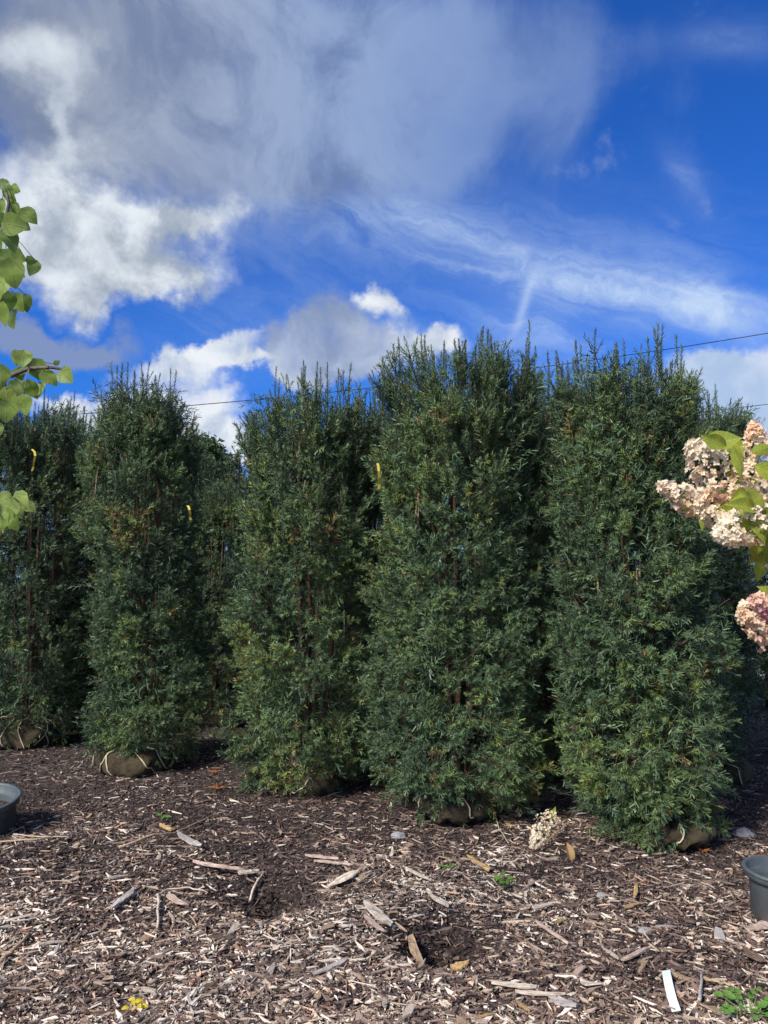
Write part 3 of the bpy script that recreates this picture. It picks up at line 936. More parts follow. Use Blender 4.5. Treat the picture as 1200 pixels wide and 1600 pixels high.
def mat_leaf(name, c1, c2, vein, trans, rough=.5, palm=False):
    m, n, b, out = new_mat(name)
    oc = n.node('ShaderNodeTexCoord').outputs['Object']
    s_ = n.node('ShaderNodeSeparateXYZ'); n.put(s_.inputs[0], oc)
    ay = n.m('ABSOLUTE', s_.outputs[1])
    mid = n.smooth(ay, .022, .004)
    wv = n.m('SINE', n.m('MULTIPLY', n.m('SUBTRACT', s_.outputs[0], n.m('MULTIPLY', ay, .8)), 46.0))
    side = n.m('MULTIPLY', n.smooth(wv, .86, 1.0), .45)
    if palm:      # veins fanning out from the stalk
        an = n.m('ARCTAN2', s_.outputs[1], n.m('ADD', s_.outputs[0], .06))
        sw = n.m('ABSOLUTE', n.m('SINE', n.m('MULTIPLY', an, 4.2)))
        fan = n.m('MULTIPLY', n.smooth(sw, .14, .02), .8)
        net = n.node('ShaderNodeTexVoronoi', feature='DISTANCE_TO_EDGE'); net.inputs['Scale'].default_value = 14; n.put(net.inputs['Vector'], oc)
        side = n.m('MAXIMUM', fan, n.m('MULTIPLY', n.smooth(net.outputs['Distance'], .04, .01), .10))
    f = n.noise(oc, 4.0, 5, .6)
    col = n.mix(n.smooth(f, .3, .7), c1, c2)
    col = n.mix(n.m('MAXIMUM', n.m('MULTIPLY', mid, .7), side), col, vein)
    oi = n.node('ShaderNodeObjectInfo').outputs['Random']
    col = n.mix(n.m('MULTIPLY', oi, .35), col, n.mix(1.0, col, (.62, .74, .60), 'MULTIPLY'))
    spot = n.noise(n.vm('ADD', oc, n.comb(n.m('MULTIPLY', oi, 37.0), 0.0, 0.0)), 9.0, 5, .7)
    col = n.mix(n.m('MULTIPLY', n.smooth(spot, .70, .78), .6), col, (.20, .13, .05))
    bump(n, b, n.m('ADD', side, n.m('MULTIPLY', f, .6)), .0025)
    n.put(b.inputs['Base Color'], col); b.inputs['Roughness'].default_value = rough
    leafy(n, b, out, col, trans)
    return m
HEART = [mat_leaf('heart_leaf_green', (.26, .37, .06), (.34, .44, .085), (.42, .50, .16), .5, .5, True),
         mat_leaf('heart_leaf_dark', (.17, .28, .055), (.24, .34, .07), (.30, .40, .12), .45, .5, True),
         mat_leaf('heart_leaf_lime', (.36, .47, .10), (.44, .53, .14), (.52, .60, .24), .5, .5, True)]
HYL = [mat_leaf('hydrangea_leaf_green', (.30, .37, .035), (.42, .47, .05), (.50, .54, .14), .45),
       mat_leaf('hydrangea_leaf_yellow', (.42, .36, .03), (.52, .38, .03), (.55, .45, .10), .4),
       mat_leaf('hydrangea_leaf_lime', (.26, .33, .035), (.34, .37, .05), (.42, .45, .12), .4)]
heart_protos = [[leaf_mesh('leaf', w, .25, 1, f, c, m, 9, .04, i) for i, (w, f, c) in enumerate([(.98, .16, .10), (.90, -.12, .16), (1.02, .26, .05), (.60, .5, .12), (.86, .10, .22)])] for m in HEART]
hyd_protos = [[leaf_mesh('leaf', w, .45, 0, f, c, m, 9, .05, i) for i, (w, f, c) in enumerate([(.56, .25, .18), (.50, -.2, .3), (.62, .35, .05), (.44, .5, .25)])] for m in HYL]
def frame_rot(t, nrm):
    x = Vector(t).normalized()
    z = Vector(nrm); z = (z - x * z.dot(x)).normalized()
    y = z.cross(x)
    return Matrix((x, y, z)).transposed().to_4x4()
def add_leaf(parent, me, p, ang, size, r, root_loc, jit=.5):
    t = Vector((math.cos(ang), r.normal(0, .25), math.sin(ang)))
    nr = Vector((r.normal(0, jit), -1, r.normal(.25, jit)))
    o = link('leaf', me, parent)
    o.matrix_local = Matrix.Translation(p - root_loc) @ frame_rot(t, nr) @ Matrix.Diagonal((size, size, size, 1))
    return o

def left_tree():
    r = np.random.default_rng(77)
    Y = 2.0
    root_loc = Vector((-1.42, 2.1, g1(-1.42, 2.1)))
    root = thing('broadleaf_sapling', 'young tree reaching in at the left edge with heart-shaped light green leaves', 'tree', root_loc)
    bark = mat_bark('grey_brown_bark', (.07, .055, .045), (.16, .13, .11), 40)
    L = lambda px, py, dy=0: P(px, py, Y + dy) - root_loc
    tube_obj('trunk', [([(0, 0, -.1), (.02, 0, .8), (-.01, .02, 1.6), (.03, 0, 2.3), (0, .02, 3.1)], [.035, .03, .026, .02, .012])], bark, root, 8)
    groups = [
        ([(.02, 0, 1.75), L(-120, 460), L(-30, 410), L(4, 360), L(14, 318), L(8, 290)],
         [(6, 290, 28, -70, 1), (15, 305, 40, -50, 0), (25, 297, 30, -40, 0), (45, 337, 36, -35, 0), (22, 331, 45, -80, 0), (24, 352, 48, -20, 0), (4, 350, 44, -100, 1), (17, 376, 42, -60, 1), (2, 325, 34, -90, 0), (34, 350, 34, -25, 0),
          (24, 400, 40, -30, 0), (6, 405, 44, -60, 1), (49, 405, 22, 12, 1), (52, 420, 34, -100, 0), (17, 428, 54, -75, 0), (34, 425, 36, -60, 0), (10, 448, 52, -80, 0), (29, 474, 40, -75, 0), (40, 474, 34, -88, 1),
          (11, 472, 42, -95, 1), (4, 492, 44, -80, 0), (22, 502, 42, -85, 0), (0, 430, 50, -60, 1), (-6, 380, 46, -70, 0), (-5, 455, 46, -80, 0)]),
        ([(.0, .01, 1.3), L(-110, 650), L(-40, 620), L(5, 592), L(45, 576), L(80, 574), L(104, 578)],
         [(22, 560, 34, -95, 0), (37, 563, 36, -85, 0), (56, 578, 44, -75, 0), (78, 590, 44, -40, 0), (106, 590, 36, -55, 0), (89, 566, 16, 30, 2), (3, 588, 42, -80, 0), (26, 608, 36, -90, 2), (46, 610, 44, -70, 0), (62, 614, 36, -82, 1),
          (13, 624, 46, -85, 0), (38, 634, 42, -78, 0), (11, 645, 40, -88, 0), (-2, 670, 30, -50, 2), (68, 580, 36, -60, 1), (-6, 610, 44, -90, 0), (30, 585, 30, -70, 1), (-10, 640, 44, -80, 1)]),
        ([(.0, .0, 1.0), L(-120, 850), L(-40, 815), L(0, 797), L(28, 786)],
         [(9, 780, 36, -30, 2), (34, 784, 40, -55, 2), (47, 792, 30, -50, 2), (16, 800, 40, -80, 2), (17, 816, 44, -75, 2), (3, 812, 40, -100, 2), (28, 798, 32, -60, 2), (-8, 790, 40, -60, 2)])]
    stalk_m = mat_plain('leaf_stalk', (.16, .12, .06), .6, (.12, .15, .05))
    for bp, leaves in groups:
        n_ = len(bp)
        br = tube_obj('branch', [(bp, [.010 * (1 - i / n_) + .0016 for i in range(n_)])], bark, root, 6)
        twigs = []
        for px, py, sz, an, k in leaves:
            a_ = math.radians(an + r.normal(0, 8))
            size = sz / F * Y * r.uniform(.66, .85)
            dy = r.uniform(-.10, .10)
            c = P(px, py, Y + dy)
            base = c - Vector((math.cos(a_), 0, math.sin(a_))) * size * .5
            add_leaf(br, heart_protos[k if r.random() < .8 else int(r.integers(2))][int(r.choice(5, p=[.26, .2, .24, .12, .18]))], base, a_, size, r, root_loc, .38)
            q = min((Vector(b_) for b_ in bp[1:]), key=lambda b_: (b_ - (base - root_loc)).length)
            mid = (q + base - root_loc) / 2 + Vector((0, 0, .012))
            twigs.append(([q, mid, base - root_loc], [.0014, .0011, .0009]))
        for _ in range(16):        # the rest of the branch outside the picture
            px, py = r.uniform(-120, -25), bp[2] and (910 - (bp[2].z + root_loc.z - CAM_H) / Y * F) + r.uniform(-60, 60)
            add_leaf(br, heart_protos[int(r.integers(2))][int(r.integers(5))], P(px, py, Y + r.uniform(-.15, .15)), math.radians(r.uniform(-110, -40)), .065, r, root_loc)
        for tw in twigs:
            tube_obj('stalk', [tw], stalk_m, br, 4)
left_tree()

def mat_floret():
    m, n, b, out = new_mat('hydrangea_florets')
    isl = n.node('ShaderNodeNewGeometry').outputs['Random Per Island']
    f = n.m('MULTIPLY_ADD', n.m('SUBTRACT', isl, .5), .14, attr(n), clamp=True)
    col = n.ramp(f, [(0, (.80, .76, .62)), (.25, (.82, .71, .54)), (.45, (.82, .64, .45)), (.62, (.78, .53, .32)), (.78, (.78, .50, .42)), (.90, (.74, .36, .38)), (1, (.62, .22, .28))])
    n.put(b.inputs['Base Color'], col); b.inputs['Roughness'].default_value = .6
    leafy(n, b, out, col, .35)
    return m
FLORET = mat_floret()
def floret_cone(base, tip, rad, count, tone, grad, r, petal=.0074, squash=1.0, spread=.08):
    """open four-petalled florets over a cone-shaped head"""
    base, tip = np.array(base), np.array(tip)
    ax = tip - base; L = np.linalg.norm(ax); ax = ax / L
    x = unit(np.cross(ax, np.array([.3, .2, .9]))); y = np.cross(ax, x)
    V, Q, A = [], [], []
    for k in range(count):
        s_ = r.random() ** 1.15
        th = r.uniform(0, 2 * PI)
        R = rad * math.sqrt(max(1 - s_, .01)) * (1 - .25 * (s_ < .12)) * r.uniform(.66, 1.18)
        rd = x * math.cos(th) + y * math.sin(th)
        c = base + ax * s_ * L + rd * R
        nr = unit(rd * (.9 - .3 * s_) + ax * (.25 + .6 * s_) + r.normal(0, .48, 3))
        e1 = unit(np.cross(nr, r.normal(size=3))); e2 = np.cross(nr, e1)
        t = min(max(tone + grad * (.5 - s_) + r.normal(0, spread) - .22 * rd[0] * 0 + (-.10 * rd[2]), 0), 1)
        p = petal * r.uniform(.75, 1.2)
        for j in range(4):
            a_ = j * PI / 2
            d1 = e1 * math.cos(a_) + e2 * math.sin(a_); d2 = -e1 * math.sin(a_) + e2 * math.cos(a_)
            lift = r.uniform(-.2, .7)
            i0 = len(V)
            V += [c, c + d1 * p * .6 - d2 * p * .48 + nr * p * .16, c + d1 * p * 1.12 + nr * p * lift * .6, c + d1 * p * .6 + d2 * p * .48 + nr * p * .16]
            Q.append((i0, i0 + 1, i0 + 2, i0 + 3)); A += [t] * 4
    return V, Q, A
def hydrangea():
    r = np.random.default_rng(55)
    root_loc = Vector((1.42, 1.85, g1(1.42, 1.85)))
    root = thing('hydrangea', 'hydrangea at the right edge with cream and pink cone-shaped flower heads', 'hydrangea', root_loc)
    bark = mat_bark('hydrangea_stem', (.09, .055, .04), (.19, .13, .09), 60)
    gs = mat_plain('green_stalk', (.20, .22, .05), .5, (.14, .09, .05))
    L = lambda px, py, Y: P(px, py, Y) - root_loc
    tube_obj('trunk', [([(0, 0, -.1), (.01, 0, .6), (-.01, .01, 1.1), (-.05, 0, 1.35)], [.026, .022, .020, .014])], bark, root, 8)
    more = []
    for k in range(14):
        bx, by = r.uniform(1270, 1560), r.uniform(640, 980)
        more.append(((bx, by), (bx + r.uniform(-70, 50), by - r.uniform(30, 85)), r.uniform(30, 42), r.uniform(1.55, 2.1), 130, .36, .2))
    heads = [   # base, tip (photo px), radius px, distance, florets, tone, gradient
        ((1142, 768), (1078, 690), 47, 1.74, 300, .36, .42), ((1094, 792), (1030, 756), 25, 1.70, 150, .42, .25), ((1150, 802), (1098, 772), 27, 1.76, 130, .58, .1),
        ((1136, 818), (1088, 796), 21, 1.72, 100, .30, .2), ((1188, 812), (1118, 840), 38, 1.66, 240, .30, .25), ((1196, 775), (1177, 660), 38, 1.80, 280, .40, -.25),
        ((1196, 792), (1152, 762), 25, 1.82, 120, .40, .2), ((1222, 985), (1160, 950), 46, 1.66, 280, .52, .2), ((1215, 960), (1178, 932), 24, 1.62, 110, .84, .2), ((1250, 900), (1215, 872), 40, 1.70, 120, .4, .2), ((1290, 760), (1262, 690), 42, 1.75, 120, .4, .2)] + more
    for i, (b_, t_, rp, Y, cnt, tone, grad) in enumerate(heads):
        pb, pt = P(*b_, Y), P(*t_, Y - .05)
        rad = rp / F * Y * .95
        V, Q, A = floret_cone(pb - root_loc, pt - root_loc, rad, int(cnt * 1.3), tone, grad, r)
        hd = link('flower_head', mesh_arrays('flower_head', V, Q, None, [FLORET], attr=A), root)
        a0 = pb - root_loc; d = (pt - pb)
        path = [a0 - d * .9 + Vector((.05, .02, -.05)), a0 - d * .3, a0 + d * .55]
        tube_obj('flower_stalk', [(path, [.0035, .003, .0015])], gs, hd, 5)
        start = Vector((-.05, 0, 1.3))
        tube_obj('branch', [([start, start.lerp(path[0], .3) + Vector((.02, .02, .06)), start.lerp(path[0], .7) + Vector((r.normal(0, .02), r.normal(0, .03), .03)), path[0]], [.009, .007, .005, .0036])], bark, root, 6)
    lv = [(1128, 690, 58, 8, 2), (1142, 700, 52, -42, 0), (1116, 688, 38, 160, 2), (1154, 722, 48, -75, 0), (1150, 742, 46, -100, 0), (1084, 796, 34, 205, 0), (1072, 790, 30, 190, 2), (1097, 776, 24, 82, 0), (1100, 812, 30, -105, 0),
          (1150, 790, 56, 172, 2), (1168, 800, 52, 160, 2), (1132, 802, 48, 185, 0), (1160, 812, 46, -160, 0), (1175, 778, 44, 120, 2), (1186, 822, 50, -80, 2), (1194, 800, 46, -60, 0), (1192, 845, 48, -95, 0), (1179, 866, 36, -115, 1), (1188, 890, 34, -105, 0),
          (1170, 756, 40, 75, 0), (1165, 738, 36, 100, 2), (1198, 862, 42, -75, 2), (1192, 700, 36, 30, 2), (1200, 740, 44, -30, 0), (1185, 648, 0, 0, 0), (1215, 830, 50, -60, 2), (1225, 780, 50, 20, 0), (1235, 940, 50, -80, 2), (1200, 925, 36, 150, 2), (1147, 776, 40, 200, 0), (1158, 770, 52, 150, 2), (1176, 800, 54, 100, 0), (1164, 828, 50, -150, 2), (1186, 842, 52, 60, 2), (1196, 876, 44, -110, 0), (1140, 812, 40, 190, 2), (1152, 700, 44, 20, 2), (1180, 858, 40, -70, 1)]
    lv += [(r.uniform(1230, 1580), r.uniform(620, 1000), r.uniform(46, 62), r.uniform(0, 360), int(r.choice([0, 0, 2]))) for _ in range(70)]
    for px, py, sz, an, k in lv:
        if not sz: continue
        Y = 1.62 if (px, py) in ((1150, 790), (1160, 812), (1186, 822), (1154, 722), (1175, 778), (1192, 845)) else 1.74 + r.uniform(-.10, .10) + (r.uniform(-.25, .35) if px > 1229 else 0)
        a_ = math.radians(an + r.normal(0, 6)); size = sz / F * Y * 1.12
        c = P(px, py, Y) - Vector((math.cos(a_), 0, math.sin(a_))) * size * .5
        o = add_leaf(root, hyd_protos[k][int(r.integers(4))], c, a_, size, r, root_loc, .35)
        if k == 1: o['label'] = 'yellowed leaf'
hydrangea()

# ------------------------------------------------------------------ pots
def lathe(profile, seg=48):
    V = [(r_ * math.cos(2 * PI * i / seg), r_ * math.sin(2 * PI * i / seg), z) for r_, z in profile for i in range(seg)]
    Q = [(j * seg + i, j * seg + (i + 1) % seg, (j + 1) * seg + (i + 1) % seg, (j + 1) * seg + i) for j in range(len(profile) - 1) for i in range(seg)]
    return V, Q
def pot(label, loc, R, H, rb, rot, fill):
    root = thing('plant_pot', label, 'plant pot', loc, 0, 'grey plastic nursery pots on the mulch')
    root.rotation_euler = rot
    th = .004
    prof = [(rb * .3, .002), (rb - .01, 0), (rb, .012), (R - .022, H - .045), (R - .018, H - .04), (R - .002, H - .036), (R, H - .02), (R + .003, H - .004), (R, H), (R - .008, H + .001), (R - .012, H - .006), (R - .016, H - .04), (R - .026, H - .05), (R - .030, H - .07), (rb - .008, .02), (.001, .015)]
    V, Q = lathe(prof)
    link('body', mesh_arrays('body', V, Q, None, [POT], smooth=True), root)
    V, Q = lathe([(R + .003, H - .014), (R + .008, H - .010), (R + .008, H - .002), (R + .003, H + .003), (R - .006, H + .004), (R - .010, H)])
    link('rim', mesh_arrays('rim', V, Q, None, [POT], smooth=True), root)
    V, Q = lathe([(.001, fill + .008), (R * .5, fill + .004), (rb + (R - rb) * fill / H - .012, fill)])
    link('potting_soil', mesh_arrays('potting_soil', V, [q[::-1] for q in Q], None, [SOIL], smooth=True), root)
p = on_ground(1216, 1434)
pot('grey plastic nursery pot standing empty at the right picture edge', (p.x, p.y, p.z - .012), .150, .245, .115, (.05, .02, .3), .05)
p = on_ground(-44, 1300)
pot('grey plastic pot with a thick rim, half sunk at the left edge', (p.x, p.y, p.z - .09), .27, .30, .245, (.10, .03, 0), .20)

# ------------------------------------------------------------------ loose pieces lying on the mulch
LOOSE = 'loose wood pieces lying on the mulch'
def stick(label, pts, r, mat, lift=.02, cat='stick', name='stick', group=LOOSE):
    P3 = [on_ground(a_, b_, lift) for a_, b_ in pts]
    rr = np.random.default_rng(int(sum(a_ + b_ for a_, b_ in pts)))
    path = []
    for i in range(len(P3) - 1):
        for t in np.linspace(0, 1, 4, endpoint=False):
            path.append(P3[i].lerp(P3[i + 1], t) + Vector(rr.normal(0, r * .35, 3)))
    path.append(P3[-1])
    c = path[len(path) // 2].copy()
    n_ = len(path)
    o = tube_obj(name, [([p_ - c for p_ in path], [r * (1.1 - .55 * i / n_) * rr.uniform(.85, 1.12) for i in range(n_)])], mat, None, 6)
    o.location = c
    return tag(o, label, cat, group)
def slab(label, a, b, w, mat, seed=1, t=.010, lift=.018, bend=.08, cat='wood chip', name='wood_sliver', ends=.35, roll=0.0):
    A, B = on_ground(*a, lift), on_ground(*b, lift)
    d = B - A
    me = splinter_mesh(name, d.length * 1.08, w, t * .62, seed, ends, bend, 8)
    me.materials.append(mat)
    o = link(name, me)
    z = Vector((math.sin(roll), 0, math.cos(roll)))
    o.matrix_world = Matrix.Translation((A + B) / 2) @ frame_rot(d, z)
    return tag(o, label, cat, LOOSE)
PALE, TAN, GREY, BRN, PINK, DARK, OCH = WOODS
stick('long bent pale stick below the pointed yew, lying on the mulch', [(184, 1337), (240, 1325), (277, 1312), (303, 1296), (332, 1279)], .0075, TAN, .035)
slab('broad pale grey sliver leaning on the long bent stick', (277, 1310), (312, 1338), .050, GREY, 3, .012, .035, .05)
slab('short reddish block beside the upper end of the grey sliver', (252, 1296), (268, 1306), .028, OCH, 4, .018, .03, .02, ends=.8)
stick('long straight stick near the half-sunk pot', [(-4, 1326), (55, 1327), (108, 1316)], .0055, TAN, .025)
stick('thinner stick running beside the long straight one near the half-sunk pot', [(20, 1318), (60, 1323), (112, 1320)], .004, PALE, .03)
stick('pale elbow-shaped twig with one leg pointing to the viewer', [(247, 1457), (247, 1408), (262, 1398), (295, 1394), (325, 1398)], .0060, PALE, .03)
slab('pinkish pale root piece left of the large hollow', (304, 1358), (376, 1371), .026, PINK, 5, .02, .03, .12, ends=.5)
slab('white stub of wood at the rim of the large hollow', (374, 1374), (402, 1368), .030, PALE, 6, .02, .035, .04, ends=.8)
stick('white peg of wood poking into the hollow from the left', [(389, 1391), (402, 1377), (413, 1366)], .007, PALE, .03)
slab('split grey shard with a torn end left of the elbow twig', (176, 1423), (210, 1396), .045, GREY, 7, .014, .028, .12, ends=.5)
slab('flat wood flake just right of the torn grey shard', (262, 1408), (288, 1418), .045, PINK, 8, .012, .028, .06, ends=.6)
stick('weathered stick at the left picture edge, low down', [(-2, 1499), (22, 1482), (46, 1457)], .010, TAN, .02)
slab('lens-shaped pale sliver alone on dark mulch, lower centre', (491, 1521), (541, 1508), .030, GREY, 9, .010, .022, .06, ends=.25)
slab('yellow-tan sliver on dark mulch below the grey-green yew', (734, 1342), (764, 1365), .034, OCH, 10, .012, .022, .03, ends=.75)
slab('long pinkish plank-like splinter above the large hollow', (478, 1341), (527, 1358), .034, PINK, 11, .014, .032, .04, ends=.4)
slab('second pinkish splinter just below the plank-like one', (492, 1360), (546, 1376), .024, PINK, 12, .012, .035, .05)
slab('fan-shaped cream flake right of the large hollow', (514, 1397), (560, 1390), .060, PALE, 13, .014, .03, .08, ends=.15)
slab('stack of pale torn bark, larger piece, left of the small hollow', (572, 1444), (610, 1464), .050, PALE, 14, .016, .032, .08, ends=.4)
slab('narrow pale torn strip under the larger torn bark', (570, 1460), (600, 1475), .030, PINK, 15, .012, .028, .05)
slab('bone-shaped curved chip below the burlap ball of the grey-green yew', (594, 1346), (616, 1330), .024, PALE, 16, .012, .028, .35, ends=.4)
slab('white splinter arching over the small hollow', (668, 1418), (698, 1436), .026, PALE, 17, .014, .035, .15, ends=.5)
slab('ochre flake standing on the left wall of the small hollow', (640, 1462), (660, 1490), .040, TAN, 18, .012, .025, .06, ends=.7)
slab('orange bark chip below the small hollow', (708, 1512), (732, 1506), .045, OCH, 19, .014, .022, .03, ends=.7)
slab('pale splinter right of centre, long and slightly curved', (634, 1378), (672, 1386), .026, PALE, 20, .012, .028, .1, ends=.4)
slab('long cream splinter, upper of two at the bottom right of centre', (772, 1540), (836, 1546), .034, PALE, 21, .012, .022, .03, ends=.5)
slab('long cream splinter, lower of two at the bottom right of centre', (808, 1552), (880, 1560), .026, PALE, 22, .012, .022, .04, ends=.3)
slab('pale curled bark strip near the bottom edge, right of the cream splinters', (908, 1545), (940, 1562), .034, PALE, 23, .010, .025, .2, ends=.4)
slab('pink-tan stick-like splinter right of the small hollow', (838, 1456), (886, 1488), .022, PINK, 24, .012, .026, .03, ends=.5)
slab('stout pale splinter pointing up to the right, left of the white strip', (975, 1514), (1014, 1492), .022, PINK, 25, .014, .028, .02, ends=.6)
stick('forked grey twig standing right of the white strip', [(1092, 1572), (1097, 1545), (1095, 1517)], .0065, GREY, .03)
stick('tan twig lying right of the forked grey twig', [(1100, 1532), (1122, 1540), (1142, 1548)], .007, TAN, .025)
stick('dark brown stick at the left of the fallen curled leaf', [(803, 1385), (822, 1393), (845, 1403)], .010, BRN, .02)
slab('upright tan chip in the dark mulch right of the curled leaf', (992, 1410), (994, 1392), .022, OCH, 26, .012, .03, .04, ends=.5)
slab('pale square-ended chip left of the curled leaf', (836, 1430), (862, 1418), .024, PALE, 27, .012, .028, .02, ends=.8)
slab('reddish splintered wood bundle under the empty pot', (1172, 1455), (1206, 1443), .060, PINK, 28, .014, .02, .05, ends=.7)
slab('fanned brown bark slab below the empty pot', (1164, 1490), (1192, 1512), .050, BRN, 29, .014, .028, .05, ends=.5)
slab('grey shard at the right end of the two cream splinters, just below them', (862, 1570), (900, 1588), .050, GREY, 30, .014, .022, .05, ends=.35)

# curled dry leaf
dry = mat_leaf('dry_leaf', (.38, .22, .09), (.50, .31, .14), (.55, .38, .20), .25, .7)
g = on_ground(890, 1372, .02)
o = link('dry_leaf', leaf_mesh('dry_leaf', .34, .5, 0, .9, .25, dry, 9, .08, 4))
o.matrix_world = Matrix.Translation(on_ground(886, 1340, .10)) @ frame_rot((.10, -.35, -.62), (.2, -1, .35)) @ Matrix.Diagonal((.15, .15, .15, 1))
tag(o, 'curled orange-brown dry leaf standing up on the dark mulch', 'dry leaf')

# white plastic strip (a plant tag without print in view)
white = mat_plain('white_plastic', (.74, .82, .80), .35, (.70, .78, .77), 12)
def ribbon(name, pts, w, side, mat, label, cat, th=.0015, group=None):
    V, Q = [], []
    sd = Vector(side).normalized()
    n_ = len(pts)
    for i, p_ in enumerate(pts):
        t_ = (Vector(pts[min(i + 1, n_ - 1)]) - Vector(pts[max(i - 1, 0)])).normalized()
        nn = t_.cross(sd).normalized() * th
        for k in (-1, 1):
            V.append(Vector(p_) + sd * k * w / 2 + nn); 
        for k in (1, -1):
            V.append(Vector(p_) + sd * k * w / 2 - nn)
    for i in range(n_ - 1):
        for k in range(4):
            Q.append((i * 4 + k, i * 4 + (k + 1) % 4, i * 4 + 4 + (k + 1) % 4, i * 4 + 4 + k))
    Q += [(3, 2, 1, 0), ((n_ - 1) * 4, (n_ - 1) * 4 + 1, (n_ - 1) * 4 + 2, (n_ - 1) * 4 + 3)]
    c = sum((Vector(p_) for p_ in pts), Vector()) / n_
    o = link(name, mesh_arrays(name, [tuple(v_ - c) for v_ in V], Q, None, [mat]), None, c)
    return tag(o, label, cat, group)
pts = [on_ground(1041, 1528, .030), on_ground(1043, 1542, .034), on_ground(1046, 1556, .032), on_ground(1051, 1570, .03), on_ground(1057, 1586, .022)]
ribbon('plastic_strip', pts, .034, (1, .1, .1), white, 'white plastic strip lying on the mulch at the lower right', 'plastic strip')

# yellow tape on the yews
TG = 'yellow tapes tied to the yews'
def tape(label, px, py, L, Y, sway):
    pts = [P(px + sway[i], py + L * t, Y - .02 * math.sin(5 * t)) for i, t in enumerate((0, .12, .3, .55, .8, 1))]
    ribbon('marking_tape', pts, .016, (1, .35, .15), TAPE, label, 'tape', .001, TG)
tape('yellow tape hanging in the upper left yew beside the heart-shaped leaves', 52, 702, 34, 6.0, (-2, 2, 3, 1, 0, -2))
tape('bright yellow tape hanging between the two middle yews', 590, 724, 40, 4.75, (0, 1, 2, 3, 3, 2))
tape('short yellow tape on the right flank of the pointed yew', 295, 790, 22, 5.45, (-2, 0, 1, 2, 2, 3))

# fallen hydrangea head with its leaf
r = np.random.default_rng(91)
b0, t0 = on_ground(862, 1306, .07), on_ground(832, 1332, .045)
root = thing('fallen_flower', 'faded cream hydrangea head fallen on the mulch between two yews', 'flower head', on_ground(848, 1318))
V, Q, A = floret_cone(b0 - root.location, t0 - root.location, .088, 460, .36, .20, r, .0078, spread=.10)
link('florets', mesh_arrays('florets', V, Q, None, [FLORET], attr=A), root)
tube_obj('stalk', [([b0 - root.location + Vector((.05, .03, .02)), b0 - root.location, t0 - root.location], [.003, .003, .002])], GREEN_PLANT, root, 5)
add_leaf(root, hyd_protos[2][3], on_ground(860, 1302, .07), math.radians(60), .085, r, root.location, .3)

# stones
def stone(label, px, py, rad, seed, sq=.6):
    r = np.random.default_rng(seed)
    nu, nv = 14, 8
    V = []
    for j in range(nv + 1):
        for i in range(nu):
            th, ph = 2 * PI * i / nu, PI * j / nv
            d = np.array([[math.cos(th) * math.sin(ph), math.sin(th) * math.sin(ph), math.cos(ph)]])
            k = rad * (.62 + .5 * vnoise(d * 1.6 + seed, seed)[0] + .24 * vnoise(d * 4 + seed, seed + 1)[0])
            V.append(tuple(d[0] * k * np.array([1.1, .9, sq])))
    Q = [(j * nu + i, (j + 1) * nu + i, (j + 1) * nu + (i + 1) % nu, j * nu + (i + 1) % nu) for j in range(nv) for i in range(nu)]
    o = link('stone', mesh_arrays('stone', V, Q, None, [STONE]), None, on_ground(px, py, rad * sq * .2))
    tag(o, label, 'stone', 'stones in the mulch')
stone('grey stone lying below the burlap ball of the grey-green yew', 622, 1304, .046, 3)
stone('grey stone in the shade right of the plumed yew', 1163, 1300, .055, 4)
stone('small pale stone right of the curled dry leaf', 941, 1400, .026, 5)
stone('flat grey stone below the small pale stone, on dark mulch', 1006, 1452, .036, 6, .4)
stone('small white stone near the foot of the grey-green yew, right side', 783, 1325, .020, 7)
stone('tiny white stone beside the larger grey stone in the middle', 617, 1292, .014, 8)
stone('small dark-edged pale stone near the bottom right of centre', 690, 1540, .020, 9, .5)

# yellow petals
yel = mat_leaf('yellow_petals', (.75, .58, .03), (.80, .66, .06), (.82, .70, .15), .35)
petal = leaf_mesh('petal', .7, .2, 1, .3, .2, yel, 6, .08, 9)
c = on_ground(212, 1580, .03)
root = thing('yellow_flower', 'small yellow flower lying on the mulch at the bottom left', 'flower', c)
for k, (dx_, dy_, an) in enumerate([(-.012, .02, 2.2), (.006, .012, 1.2), (.022, -.004, -.3), (-.02, -.018, -2.5), (.012, -.012, -1.0), (0, 0, .6), (-.006, .004, 3.0)]):
    o = link('petal', petal, root)
    o.matrix_local = Matrix.Translation((dx_, dy_, .004 * k)) @ frame_rot((math.cos(an), math.sin(an), .2), (0, -.4, 1)) @ Matrix.Diagonal((.027,) * 3 + (1,))

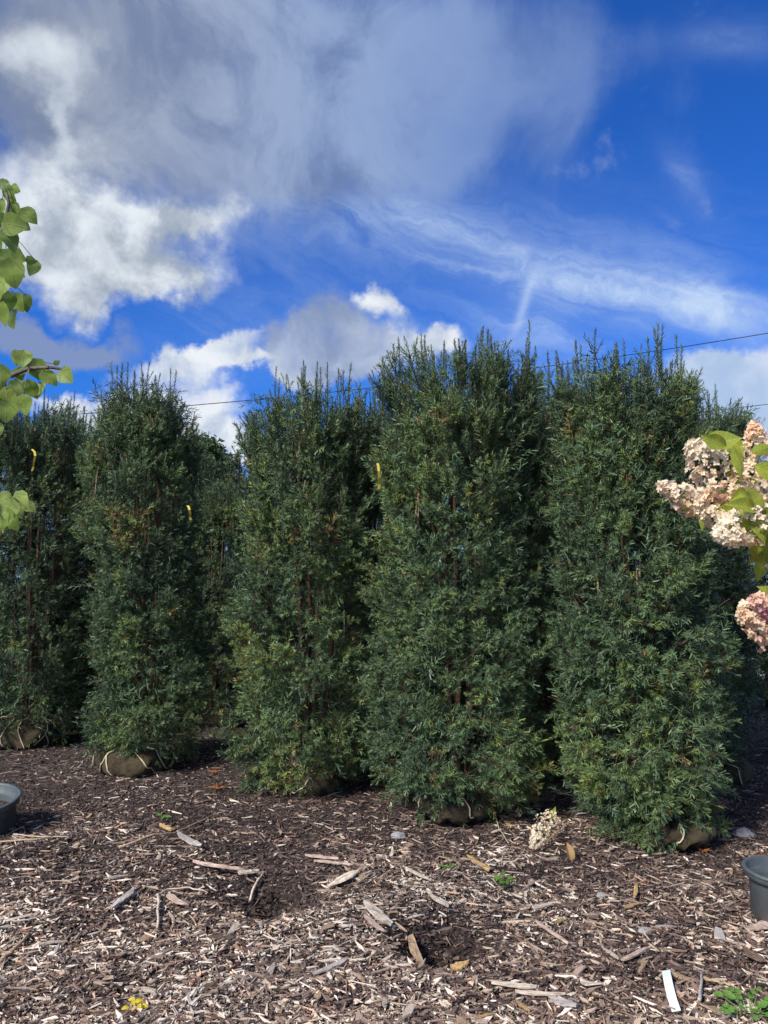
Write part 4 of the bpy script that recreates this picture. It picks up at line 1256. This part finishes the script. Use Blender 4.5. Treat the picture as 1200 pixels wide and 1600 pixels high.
# green seedlings and dry sprigs
sl = mat_leaf('seedling_leaf', (.10, .24, .03), (.15, .32, .05), (.22, .38, .10), .3)
seed_leaf = leaf_mesh('leaf', .62, .3, 0, .2, .2, sl, 6, .05, 3)
def seedling(label, px, py, n_, size, seed, spread=.02):
    r = np.random.default_rng(seed)
    root = thing('seedling', label, 'seedling', on_ground(px, py))
    st = []
    for k in range(n_):
        an = 2.4 * k + r.uniform(-.3, .3)
        rad = r.uniform(.2, 1) * spread
        bp = Vector((math.cos(an) * rad, math.sin(an) * rad, .02 + r.uniform(.2, 1) * size * .8))
        st.append(([(0, 0, -.01), bp * .6, bp], [.0014, .0012, .001]))
        o = link('leaf', seed_leaf, root)
        s_ = size * r.uniform(.7, 1.2)
        o.matrix_local = Matrix.Translation(bp) @ frame_rot((math.cos(an), math.sin(an), r.uniform(-.1, .6)), (0, -.5, 1)) @ Matrix.Diagonal((s_, s_, s_, 1))
    tube_obj('stem', st, GREEN_PLANT, root, 4)
seedling('tiny bright green seedling above the long bent stick', 254, 1284, 5, .032, 1)
seedling('small green weed right of the small hollow, on dark mulch', 789, 1384, 8, .042, 2, .035)
seedling('thin green sprout below the foot of the grey-green yew', 702, 1364, 6, .03, 3, .03)
seedling('low green weed in the bottom right corner', 1172, 1590, 26, .036, 4, .11)
def sprig(label, px, py, L, seed, mat=ORANGE_DRY):
    r = np.random.default_rng(seed)
    ps = []
    for k in range(16):
        an = r.uniform(0, 2 * PI); l = L * r.uniform(.4, 1)
        ps.append(([(0, 0, .012), (math.cos(an) * l * .5, math.sin(an) * l * .5, .03), (math.cos(an) * l, math.sin(an) * l, .018 + r.uniform(0, .03))], [.0022, .002, .0008]))
    o = tube_obj('dry_sprig', ps, mat, None, 4)
    o.location = on_ground(px, py)
    tag(o, label, 'dry sprig', 'dry orange sprigs on the mulch')
sprig('dry orange sprig on the mulch right of the pointed yew', 338, 1236, .10, 1)
sprig('dry orange sprig behind, closer to the pointed yew', 336, 1210, .07, 2)
sprig('dry orange sprig at the right foot of the plumed yew', 1098, 1326, .07, 3)
stick('thin curved twine end trailing from the grey-green yew onto the mulch', [(757, 1262), (772, 1275), (780, 1300), (795, 1322)], .0032, ROPE, .03, 'twine', 'loose_twine', None)
